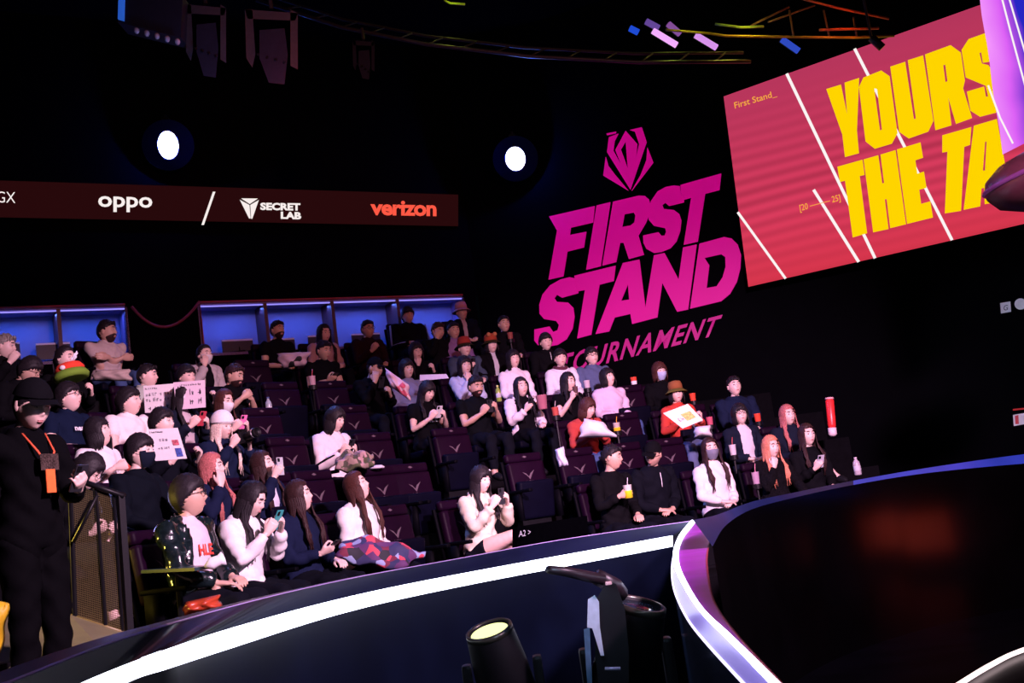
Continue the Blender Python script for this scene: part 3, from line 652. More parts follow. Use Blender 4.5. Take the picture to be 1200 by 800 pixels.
def person(sp):
    nm, u, v, row, face, pitch, hair, hc, topk, tc, arms, opt, label = sp
    rnd = random.Random(hash(label) % 1 + len(label)*131+int(u)*7)
    stand = opt.get('stand'); floor = opt.get('floor', FL0+DZ*row)
    R = R0+DR*row
    H = pt(u, v, opt['d']) if 'd' in opt else cyl(u, v, R)
    toC = nrm(np.array([CC[0]-H[0], CC[1]-H[1]])); cam = nrm(-H[:2]); perp = np.array([-cam[1], cam[0]])
    def dirang(a): a = radians(a); return cam*cos(a)+perp*sin(a)
    bdir = dirang(opt['body']) if 'body' in opt else nrm(toC+opt.get('bturn', 0)*perp)
    psb = atan2(-bdir[0], bdir[1]); fd = dirang(face); psh = atan2(-fd[0], fd[1])
    dy = (psh-psb+pi) % (2*pi)-pi; dy = max(-1.35, min(1.35, dy))
    lean = radians(opt.get('lean', 2)); side = radians(opt.get('side', 0))
    w = opt.get('w', 1.0); fem = opt.get('f', 1 if hair in ('long', 'longbang', 'bob', 'bang', 'tied') else 0)
    hipz = .95 if stand else .53
    RL = np.array(Matrix.Rotation(-lean, 3, 'X')@Matrix.Rotation(side, 3, 'Y'))
    piv = np.array([0, 0, hipz+.02])
    zt = H[2]-floor; base = 1.20 if not stand else 1.62
    hdir = RL@np.array([0, .0, base-piv[2]])+piv
    s_ = (zt-piv[2])/(hdir[2]-piv[2]); s_ = min(1.15, max(.86, s_))
    def T(p):                                             # torso space -> local
        q = np.array(p, float)-piv; q[2] *= s_; return RL@q+piv
    dz = base-1.20
    Hl = T((0, .035, 1.20+dz)); Z = lambda z: z+dz
    # --- body volume
    M = MB(); segs = []
    sw = (.160 if fem else .180)*w
    rings = []
    for z, rx, ry, yo in ((.50, .150, .115, 0), (.56, .168, .130, 0), (.66, .150, .118, .004), (.76, .138, .108, .006), (.86, .152, .112, .0), (.94, .165, .112, -.005), (1.0, .160, .095, -.012), (1.04, .120, .075, -.016), (1.07, .070, .060, -.012), (1.09, .052, .052, -.006)):
        k = w if z < 1.05 else 1; a = np.linspace(0, 2*pi, 20, endpoint=False)
        if fem and z in (.66, .76): rx -= .012
        if fem and z == .86: ry += .012
        rings.append(np.array([T((rx*k*cos(t), yo+ry*k*sin(t), Z(z))) for t in a]))
    M.rings(rings)
    neck0 = T((0, -.012, Z(1.03))); M.tube([neck0, (neck0+Hl)/2+(0, -.004, -.01), Hl+(0, -.012, -.03)], [.056, .052, .050], 12)
    segs.append(('neck', T((0, -.01, Z(1.085))), Hl, .06)); segs.append(('torso', T((0, 0, Z(.56))), T((0, 0, Z(.96))), .15)); segs.append(('torso', T((-sw*.8, 0, Z(1.0))), T((sw*.8, 0, Z(1.0))), .07))
    if isinstance(arms, str): arms = (arms, arms)
    hands = []
    for sd, an in ((1, arms[0]), (-1, arms[1])):
        tp, hd, pn, tm = ARMS[an]; sx = np.array([sd, 1, 1]); Sh = T((sd*sw, -.015, Z(1.0)))
        tp = np.array(tp)*sx; tp[2] = Z(tp[2]); 
        Tg = T(tp) if an not in ('lap', 'fold', 'knee', 'side') else np.array([tp[0], tp[1], tp[2]])
        Tg = Tg+np.array([rnd.uniform(-.015, .015), rnd.uniform(-.01, .01), rnd.uniform(-.015, .015)])
        hd = np.array(hd)*sx; pn = np.array(pn)*sx
        E, Wr = ik(Sh, Tg, .285, .25, np.array([sd*.55, -.35, -1.0]))
        q = 1.0 if fem else 1.12
        M.tube([Sh, Sh*.6+E*.4, E, E*.55+Wr*.45, Wr], [.056*q, .050*q, .040*q, .038*q, .026*q], 12, round_=True)
        M.ell(T((sd*(sw-.015), -.012, Z(.985))), (.062, .062, .06))
        segs += [('ua%d' % sd, Sh, E, .048), ('fa%d' % sd, E, Wr, .036)]
        Fm = frame_from(hd, -pn); hv, hf = HAND[tm]
        hv = hv*(np.array([1, 1, 1]) if sd == 1 else np.array([-1, 1, 1]))
        hs = .98 if fem else 1.08
        hands.append((hv@Fm.T*hs+Wr, hf if np.linalg.det(Fm)*sd > 0 else hf[:, ::-1])); opt.setdefault('_h', {})[sd] = (Wr, nrm(hd), nrm(pn))
    lk = opt.get('legs', 'sit')
    for sd in (1, -1):
        hp = np.array([sd*.085*w, .0, hipz+.01])
        if stand: kn = np.array([sd*.095, .03, .50]); an_ = np.array([sd*.10, 0, .09]); toe = np.array([sd*.12, .17, .035])
        elif lk == 'crossed' and sd == 1: kn = np.array([-.02, .46, .66]); an_ = np.array([-.20, .60, .36]); toe = np.array([-.26, .70, .30])
        else: kn = np.array([sd*.12, .45, .51]); an_ = np.array([sd*.12, .43, .10]); toe = np.array([sd*.135, .58, .04])
        q = 1.0 if fem else 1.06
        M.tube([hp, hp*.5+kn*.5, kn, kn*.65+an_*.35, an_], [.098*w*q, .083*q, .060*q, .058*q, .040], 14, round_=True)
        fd_ = nrm(toe-an_); M.tube([an_+(0, 0, -.01), an_*.45+toe*.55+(0, 0, -.008), toe], [.043, .044, .034], 10, round_=True)
        segs += [('th', hp, kn, .08), ('sh', kn, an_, .05), ('ft%d' % sd, an_+(0, 0, -.03), toe, .045)]
    V, F = remeshed(M, opt.get('vox', .019), 2)
    # --- classify faces
    C = V[F].mean(1); best = np.full(len(C), 1e9); lab = np.empty(len(C), object); par = np.zeros(len(C))
    for name, a, b, r in segs:
        ab = b-a; t = np.clip(((C-a)@ab)/np.dot(ab, ab), 0, 1); d = np.linalg.norm(C-(a+t[:, None]*ab), axis=1)/r
        k = d < best; best[k] = d[k]; lab[k] = name; par[k] = t[k]
    nv = np.zeros_like(V); fn = np.cross(V[F[:, 1]]-V[F[:, 0]], V[F[:, 3]]-V[F[:, 0]])
    for j in range(4): np.add.at(nv, F[:, j], fn)
    nv /= np.linalg.norm(nv, axis=1)[:, None]+1e-12
    if np.mean(np.sum((V-V.mean(0))*nv, 1)) < 0: nv = -nv; F = F[:, ::-1]
    rz = psb; Rz = rotm(rz); root = np.array([H[0], H[1], 0])-Rz@np.array([Hl[0], Hl[1], 0]); root[2] = floor
    pr = thing('person', label, 'person', root, rz, opt.get('group'))
    # --- body mesh = trunk and limbs + head + hands
    B = MB(); B.add(V, F.tolist())
    hyaw, hp_ = dy, radians(pitch)
    Rh = rotm(hyaw, hp_, radians(opt.get('tilt', 0))); hs = opt.get('hs', 1.06 if not fem else 1.02)
    pv = np.array([0, -.02, -.085]); hx = lambda P: (np.asarray(P)*hs-pv)@Rh.T+pv+Hl
    lipmask = [(abs(HEADV[list(f)][:, 0]).max() < .0215 and -.070 < HEADV[list(f)][:, 2].mean() < -.050 and HEADV[list(f)][:, 1].mean() > .05) for f in HF] if LIPC[0] is None else LIPC[0]
    LIPC[0] = lipmask
    o = len(B.v); B.add(hx(HEADV), HF)
    for i, q in enumerate(lipmask):
        pass
    for sd in (1, -1):                                    # ears
        E = MB(); E.ell((sd*.077, -.008, .0), (.010, .019, .031), 8, 6, M=rotm(0, -.15, 0)); B.add(hx(np.array(E.v)), E.f)
    for hv, hf in hands: B.add(hv, hf.tolist())
    skin = SKIN2 if opt.get('tan') else SKIN
    body = B.obj('body', [skin, LIP], pr, True)
    # --- eyes and brows
    E = MB(); E.ell((0, .0815, -.0570), (.018, .0068, .0042), 10, 6); E.ell((0, .0815, -.0640), (.016, .0068, .0046), 10, 6); E.v = [tuple(p) for p in hx(np.array(E.v))]; E.obj('mouth', [LIP], pr, True)
    for sd in (1, -1):
        E = MB(); E.ell((sd*.031, .0825, .0075), (.0135, .006, .0065 if pitch > -15 else .003), 8, 6, 0); E.ell((sd*.031, .0872, .0075), (.0055, .003, .006 if pitch > -15 else .0025), 8, 4, 1)
        E.v = [tuple(p) for p in hx(np.array(E.v))]; E.obj('eye', [EYEW, EYEB], pr, True)
        E = MB(); E.tube([(sd*.015, .0935, .030), (sd*.032, .0925, .035), (sd*.048, .081, .031)], [.0035, .0042, .0025], 5); E.v = [tuple(p) for p in hx(np.array(E.v))]; E.obj('eyebrow', hair_mat(hc if hc in 'kd' else 'd'), pr, True)
    # --- garments
    def region(sel): return np.array([sel(l, t, c) for l, t, c in zip(lab, par, C)])
    def garment(name, sel, off, m, fold=.006, hem=.004):
        Fs = F[sel]
        if len(Fs) == 0: return None
        idx, inv = np.unique(Fs, return_inverse=True); inv = inv.reshape(-1, 4)
        cnt = np.bincount(F.ravel(), minlength=len(V)); cs = np.bincount(Fs.ravel(), minlength=len(V)); bd = (cs < cnt)[idx]
        P = V[idx].copy(); N = nv[idx]; ph = rnd.random()*6
        ed = {}
        for f in inv:
            for q in range(4):
                e = (f[q], f[(q+1) % 4]); e = (min(e), max(e)); ed[e] = ed.get(e, 0)+1
        be = np.array([e for e, c in ed.items() if c == 1])
        if len(be):
            for _ in range(6):
                A = np.zeros_like(P); Cn = np.zeros(len(P)); np.add.at(A, be[:, 0], P[be[:, 1]]); np.add.at(A, be[:, 1], P[be[:, 0]]); np.add.at(Cn, be[:, 0], 1); np.add.at(Cn, be[:, 1], 1)
                k2 = Cn > 0; P[k2] = P[k2]*.4+A[k2]/Cn[k2][:, None]*.6
        wv = np.sin(P[:, 2]*38+np.sin(P[:, 0]*21+ph)*2.6+P[:, 1]*33)*.75+np.sin(P[:, 0]*47-P[:, 2]*52+P[:, 1]*40+ph)*.55
        wv = np.sign(wv)*np.abs(wv)**.8
        o_ = np.where(bd, hem, off+fold*wv)
        W = MB(); W.add(P+N*o_[:, None], inv.tolist()); g = W.obj(name, m, pr, True); return g
    long_ = opt.get('long', 1)
    istop = lambda l, t, c: l == 'torso' or l.startswith('ua') and (long_ == 1 or t < .55) or (long_ == 1 and l.startswith('fa') and t < .93)
    if opt.get('collar'): pass
    tm_ = opt.get('tm') or cloth(tc)
    hip_cut = Z(.53) if stand else .50
    xz = lambda c: (RL.T@(c-piv))
    if opt.get('open'):
        garment('shirt', region(lambda l, t, c: l == 'torso' and c[2] > hip_cut), .007, cloth(opt['open']), .003)
        garment(topk, region(lambda l, t, c: istop(l, t, c) and not (l == 'torso' and c[1] > 0 and abs(c[0]-.0) < opt.get('ow', .055) and xz(c)[1] > .02)), .022, tm_, .010)
    else:
        off = {'jacket': .020, 'hoodie': .021, 'sweater': .015, 'jersey': .012}.get(topk, .009)
        garment(topk, region(istop), off, tm_, .008 if off > .012 else .006)
    if topk in ('hoodie', 'jacket') or opt.get('collar'):
        M2 = MB(); a = np.linspace(0, 2*pi, 16, endpoint=False); rr = []
        big = topk == 'hoodie'
        for z, r in (((1.035, .088), (1.065, .095), (1.082, .085), (1.068, .070)) if big else ((1.03, .080), (1.085, .074), (1.088, .066), (1.05, .066))):
            rr.append(np.array([T((r*cos(t), -.012+r*.95*sin(t), Z(z)-.022*(sin(t)) - (0.012 if sin(t) > .6 else 0))) for t in a]))
        M2.rings(rr, cap=False); M2.obj('hood' if big else 'collar', tm_, pr, True)
    pc_ = opt.get('pants', (.012, .014, .024))
    if opt.get('bare'):
        garment('shorts', region(lambda l, t, c: l == 'th' and t < .35), .010, cloth(opt.get('shorts', (.02, .02, .025))))
    else: garment('trousers', region(lambda l, t, c: l == 'th' or (l == 'sh' and t < .88)), .010, cloth(pc_), .006)
    for sd in (1, -1): garment('shoe', region(lambda l, t, c: l == 'ft%d' % sd), .007, cloth(opt.get('shoes', (.02, .02, .025)), .5), .001)
    # --- hair and headwear
    if hair != 'bald':
        Hm = hair_mesh(hair, rnd, 'hat' in opt)
        hv = np.array(Hm.v); low = hv[:, 2] < -.125; Q = hx(hv)
        if low.any():                                     # long hair hangs along the trunk, not with the head
            k = smoothstep(-.10, -.20, hv[:, 2])[:, None]; Rb = RL@rotm(hyaw*.25, 0, 0); Q = Q*(1-k)+((hv*hs)@Rb.T+Hl)*k
        Hm.v = [tuple(p) for p in Q]; Hm.obj('hair', hair_mat(hc), pr, True)
    def onhead(M_, name, m, smooth=True):
        M_.v = [tuple(p) for p in hx(np.array(M_.v))]; return M_.obj(name, m, pr, smooth)
    if opt.get('mask'):
        D = HD; az = np.degrees(np.abs(np.arctan2(D[:, 0], D[:, 1]))); P0 = head_shape(D, .0, 0); zz = P0[:, 2]
        top = -.008+.0002*az; bot = -.105; keep = (az < 66) & (zz < top) & (zz > bot)
        bul = .010+.016*np.exp(-(P0[:, 0]/.026)**2-((P0[:, 2]+.035)/.035)**2)
        Q = head_shape(D, bul, 0); G = MB(); G.add(Q, [f for f in HF if all(keep[i] for i in f)]); onhead(G, 'mask', cloth(opt['mask']))
        for sd in (1, -1):
            G = MB(); G.tube([(sd*.063, .050, -.03), (sd*.080, .0, -.008)], .002, 4); onhead(G, 'strap', cloth(opt['mask']))
    if opt.get('glasses'):
        G = MB()
        for sd in (1, -1):
            P = [(sd*.032+.023*cos(t), .102-.0*abs(sin(t))-(.006 if cos(t)*sd > .5 else 0), .006+.018*sin(t)) for t in np.linspace(0, 2*pi, 13)]
            G.tube(P, .0022, 5, up=(0, 1, 0)); G.tube([(sd*.055, .095, .010), (sd*.075, .05, .008), (sd*.083, -.005, .004)], .002, 5)
        G.tube([(-.009, .103, .008), (.009, .103, .008)], .002, 5); onhead(G, 'glasses', mat('glasses_frame', (.015, .012, .012), .25, .3, noise=0))
    ht = opt.get('hat')
    if ht:
        G = MB(); c1 = cloth(ht[1])
        if ht[0] == 'cap':
            D = HD; P0 = head_shape(D, 0, 0); keep = P0[:, 2] > .040; Q = head_shape(D, .014+.01*np.clip(D[:, 2], 0, 1), 0); G.add(Q, [f for f in HF if all(keep[i] for i in f)])
            A = [(.080*sin(t), .075+.0*cos(t)+.02*cos(t), .045) for t in np.linspace(-1.3, 1.3, 10)]; Bq = [(.078*sin(t), .085+.082*cos(t), .038-.006*abs(sin(t))*3) for t in np.linspace(-1.3, 1.3, 10)]
            onhead(G, 'cap', c1); G = MB(); G.strip(A, Bq); G.strip([(x, y, z-.004) for x, y, z in Bq], [(x, y, z-.004) for x, y, z in A]); G.strip(Bq, [(x, y, z-.004) for x, y, z in Bq]); onhead(G, 'brim', c1)
        elif ht[0] == 'beanie':
            D = HD; P0 = head_shape(D, 0, 0); keep = P0[:, 2] > .028; Q = head_shape(D, .020+.022*np.clip(D[:, 2], 0, 1), 0); G.add(Q, [f for f in HF if all(keep[i] for i in f)]); onhead(G, 'beanie', c1)
            G = MB(); G.lathe([(.088, .026), (.094, .030), (.095, .062), (.090, .068)], 24, M=np.diag([.95, 1.12, 1])); onhead(G, 'cuff', c1)
        elif ht[0] in ('bucket', 'plush'):
            G.lathe([(.090, .040), (.088, .10), (.075, .145), (.03, .160), (.01, .161)], 24, M=np.diag([1, 1.15, 1])); onhead(G, 'crown', c1)
            G = MB(); G.lathe([(.090, .052), (.135, .012), (.139, .008), (.135, .006), (.088, .044)], 24, M=np.diag([1, 1.1, 1])); onhead(G, 'brim', cloth(ht[2]))
            if ht[0] == 'plush':
                for sx_ in (-.045, .045):
                    G = MB(); G.ell((sx_, .085, .13), (.032, .030, .032), 10, 6); onhead(G, 'pompom', cloth(ht[3]))
    if opt.get('clip'):
        G = MB(); G.ell((-.055, .06, .085), (.028, .010, .012), 8, 6); onhead(G, 'hair_clip', WHITE)
    if opt.get('beard'):
        D = HD; az = np.degrees(np.abs(np.arctan2(D[:, 0], D[:, 1]))); P0 = head_shape(D, 0, 0); mo = np.exp(-(P0[:, 0]/.022)**4-((P0[:, 2]+.060)/.013)**4); fr_ = smoothstep(-.022-.0*az, -.045, P0[:, 2]+.0004*np.clip(az-25, 0, 60))*smoothstep(100, 86, az)*(1-mo); keep = (az < 100) & (P0[:, 2] < .0); Q = head_shape(D, -.004+.0085*fr_, .85); G = MB(); G.add(Q, [f for f in HF if all(keep[i] for i in f)]); onhead(G, 'beard', hair_mat('d'))
    if opt.get('scarf'):
        M2 = MB(); a = np.linspace(0, 2*pi, 20); M2.tube([T((.082*cos(t), -.01+.078*sin(t), Z(1.075)-.02*sin(t))) for t in a], .028, 8); M2.obj('scarf', cloth(opt['scarf']), pr, True)
    def chest(y0, x0, z0, x1, z1):                       # points on the chest front, local
        return [T((x0, y0, Z(z0))), T((x1, y0, Z(z0))), T((x1, y0-.01, Z(z1))), T((x0, y0-.01, Z(z1)))]
    if opt.get('text'):
        tx, m_, (x0, z0, x1, z1) = opt['text']; yo = .150+(.0 if not opt.get('open') else -.010)
        q = chest(yo, x0, z0, x1, z1)
        g = text_quad(tx, q, m_, 'lettering', pr, bold=.03)
    if opt.get('stripes'):
        for sd in (1, -1):
            Sh = T((sd*sw, -.015, Z(1.0))); E = None
            for nm_, a, b, r in segs:
                if nm_ == 'ua%d' % sd: a1, b1 = a, b
                if nm_ == 'fa%d' % sd: a2, b2 = a, b
            for k in (-1, 0, 1):
                sdv = nrm(np.cross(b1-a1, [0, 1, 0]))*sd; side_ = nrm(np.array([sd, 0, .15]) if 1 else 0); fo = np.array([0, 1, 0])*k*.018
                pts = [a1+side_*.092+fo+(0, 0, .03), (a1+b1)/2+side_*.090+fo, b1+side_*.080+fo+(0, -.01, -.01), (a2+b2)/2+side_*.074+fo*.8+(0, -.0, .0), b2*.85+a2*.15+side_*.062+fo*.7]
                M2 = MB(); M2.tube(pts, .0065, 5); M2.obj('stripe', cloth(opt['stripes']), pr, True)
    if opt.get('zip'):
        M2 = MB(); M2.tube([T((0, .125, Z(1.03))), T((0, .145, Z(.96))), T((0, .150, Z(.9)))], .004, 5); M2.obj('zip', WHITE, pr)
    if opt.get('lanyard'):
        M2 = MB(); M2.tube([T((.07, .06, Z(1.05))), T((.05, .15, Z(.95))), T((0, .165, Z(.86)))], .006, 5); M2.tube([T((-.07, .06, Z(1.05))), T((-.05, .15, Z(.95))), T((0, .165, Z(.86)))], .006, 5); M2.obj('lanyard', cloth((.75, .12, .05)), pr, True)
        M2 = MB(); c = T((0, .175, Z(.80))); M2.box(c, (.055, .006, .12)); M2.obj('badge', mat('badge_orange', (.95, .16, .03), .5), pr)
        M2 = MB(); M2.box(T((0, .172, Z(.895))), (.11, .004, .085)); M2.obj('chest_print', mat('faded_print', (.05, .035, .03), .8, noise=.8, scale=120, spec=.05), pr)
    opt['_root'] = (root, Rz, Hl, T, Z, psb, floor); opt['_head'] = hx
    return pr
LIPC = [None]

# ---- seats
PURP = mat('seat_leather', (.0075, .0013, .0085), .5, noise=.15, scale=8, bump=.1, spec=.06); SHELL = mat('seat_shell', (.0015, .0015, .003), .6, spec=.04)
LOGO = mat('seat_print', (.10, .07, .09), .6, noise=0)
def rbox(mb, c, size, r, M=None):
    bm = bmesh.new(); bmesh.ops.create_cube(bm, size=1); bmesh.ops.scale(bm, vec=size, verts=bm.verts)
    bmesh.ops.bevel(bm, geom=bm.edges[:], offset=r, segments=2, affect='EDGES', profile=.7)
    V = np.array([v.co[:] for v in bm.verts]); F = [[v.index for v in f.verts] for f in bm.faces]; bm.free()
    if M is not None: V = V@np.array(M).T
    mb.add(V+np.array(c), F)
_seat = {}
def seat_parts(up):
    if up in _seat: return _seat[up]
    L = []; tl = rotm(0, radians(9), 0)
    m = MB(); rbox(m, (0, -.225, .77), (.47, .085, .40), .03, tl); L.append(('backrest', m.mesh('backrest', PURP), None))
    m = MB(); rbox(m, (0, -.268, 1.015), (.47, .075, .095), .03, tl); L.append(('headrest', m.mesh('headrest', PURP), None))
    m = MB(); rbox(m, (0, -.292, .72), (.50, .035, .56), .015, tl); L.append(('back_shell', m.mesh('back_shell', SHELL), None))
    m = MB()
    if up: rbox(m, (0, -.13, .56), (.45, .09, .40), .03, rotm(0, radians(-8), 0))
    else: rbox(m, (0, .02, .43), (.46, .44, .095), .03)
    L.append(('seat', m.mesh('seat', mat('seat_cushion', (.0015, .0015, .007), .6, noise=.15, scale=8, spec=.05)), None))
    m = MB(); m.box((0, -.20, .20), (.38, .10, .40)); m.box((0, -.16, .012), (.44, .26, .024)); L.append(('pedestal', m.mesh('pedestal', DMET, False), None))
    for sd in (1, -1):
        m = MB(); rbox(m, (sd*.258, -.02, .655), (.045, .36, .035), .012); m.box((sd*.258, -.10, .50), (.03, .14, .30)); L.append(('armrest', m.mesh('armrest', SHELL), None))
    # bird-like wing mark and small letters under it
    def lf(x, z, y=-.175): p = tl@np.array([x, .047, z-.77]); return tuple(p+np.array([0, -.225, .77]))
    for nmL, P in (('logo', [(-.085, .855), (-.035, .835), (-.004, .800), (.024, .835), (.082, .868), (.040, .818), (.006, .768), (-.03, .815)]), ):
        o = poly_plate([[(-a, b) for a, b in P]], {}, lf, 0, nmL, LOGO, None); L.append(('logo', o.data, None)); bpy.data.objects.remove(o)
    o = text_quad('LCK', [lf(.045, .735), lf(-.045, .735), lf(-.045, .758), lf(.045, .758)], LOGO); L.append(('lettering', o.data, None)); bpy.data.objects.remove(o)
    o = poly_plate([[(-.03, 1.015), (0, 1.005), (.03, 1.018), (0, 1.03)]], {}, lambda x, z: tuple(tl@np.array([x, .041, z-1.015])+np.array([0, -.268, 1.015])), 0, 'logo', LOGO, None); L.append(('logo', o.data, None)); bpy.data.objects.remove(o)
    _seat[up] = L; return L
def seat(loc, rz, label, up=False, group='theatre seats'):
    t = thing('theatre_seat', label, 'seat', loc, rz, group)
    for nm_, me, _ in seat_parts(up): link(nm_, me, t)
    return t
# ---- hand props
def phone(loc, R, label, col=(.02, .02, .025), glow=0):
    t = thing('phone', label, 'phone', loc); t.rotation_euler = Matrix(R.tolist()).to_euler()
    m = MB(); rbox(m, (0, 0, 0), (.074, .009, .150), .003); m.obj('case', mat('phone_case_%d%d%d' % tuple(int(c*99) for c in col), col, .35, noise=0), t)
    m = MB(); m.box((0, -.0055, 0), (.066, .001, .140)); m.obj('display', mat('phone_display%d' % glow, (.02, .025, .03), .1, 0, (.5, .7, .8), .9*glow, noise=0), t)
    m = MB(); m.box((.018, .006, .052), (.026, .004, .030)); m.obj('camera_bump', DMET, t)
    return t
def cup(loc, label, h=.13, r=.042, col=(.75, .06, .03), liquid=None, straw=(.8, .8, .8), lid=True, band=None, name='drink_cup'):
    t = thing(name, label, 'cup', loc)
    m = MB(); m.lathe([(r*.74, 0), (r*.78, .004), (r, h), (r*1.05, h+.004), (r*.97, h+.004), (r*.95, h-.004), (r*.72, .008)], 18); m.obj('cup_body', mat('cup_%d_%d_%d' % tuple(int(c*99) for c in col), col, .4, noise=.03), t, True)
    if band is not None:
        m = MB(); m.lathe([(r*.83, h*.25), (r*.835, h*.26), (r*.935, h*.62), (r*.92, h*.63)], 18, cap=False); m.obj('cup_band', cloth(band), t, True)
    if liquid: m = MB(); m.lathe([(r*.93, h*.02), (r*.99, h*.55), (r*1.03, h*.58), (r*.2, h*.6)], 18); m.obj('drink', mat('liquid_%d_%d' % (int(liquid[0]*99), int(liquid[1]*99)), liquid, .3, 0, liquid, .12, noise=0), t, True)
    if straw: m = MB(); m.tube([(0, 0, h*.5), (.008, 0, h*1.25), (.018, 0, h*1.6)], .0035, 6); m.obj('straw', mat('straw_%d' % int(straw[2]*99), straw, .4, noise=0), t, True)
    return t
def placard(px, d, label, ink, cat='sign', name='placard', col=(.82, .80, .80), th=.006, rows=None, accent=None, dd=(0, 0, 0, 0)):
    Q = [pt(p[0], p[1], d+e) for p, e in zip(px, dd)]; c = sum(Q)/4
    t = thing(name, label, cat, c); q = [p-c for p in Q]; n = nrm(np.cross(q[1]-q[0], q[3]-q[0])); n = n if np.dot(n, CAM-c) > 0 else -n
    m = MB(); m.quadplate(q, th); m.obj('board', mat('paper_%d_%d' % (int(col[0]*99), int(col[2]*99)), col, .7, noise=.03), t)
    rnd = random.Random(int(px[0][0])); M = MB()
    def P(a, b): return (1-a)*(1-b)*q[0]+a*(1-b)*q[1]+a*b*q[2]+(1-a)*b*q[3]+n*.004
    def stroke(a0, b0, a1, b1, w_):
        A, B = P(a0, b0), P(a1, b1); s_ = nrm(np.cross(B-A, n))*w_/2; M.add([A-s_, B-s_, B+s_, A+s_], [(0, 1, 2, 3)])
    for (b, h, a0, a1, w_) in (rows or []):
        a = a0
        while a < a1-h*.5:
            g = h*.5
            for k in range(rnd.choice((3, 4))):
                if rnd.random() < .5: y = b+rnd.random()*h; stroke(a, y, a+g, y+rnd.uniform(-.01, .01), w_*.6)
                else: x = a+rnd.random()*g; stroke(x, b, x+rnd.uniform(-.01, .01), b+h*rnd.uniform(.5, 1), w_*.6)
            a += h*.8*rnd.choice((1, 1, 1.5))
    if M.v: tag(M.obj('handwriting', mat('ink_%d' % int(ink[0]*99), ink, .6, noise=0), t), kind='stuff')
    for (a0, b0, a1, b1, c_) in (accent or []):
        M2 = MB(); M2.add([P(a0, b0), P(a1, b0), P(a1, b1), P(a0, b1)], [(0, 1, 2, 3)]); M2.obj('picture', mat('print_%d%d%d' % tuple(int(k*99) for k in c_), c_, .6, noise=.5, scale=70), t)
    return t

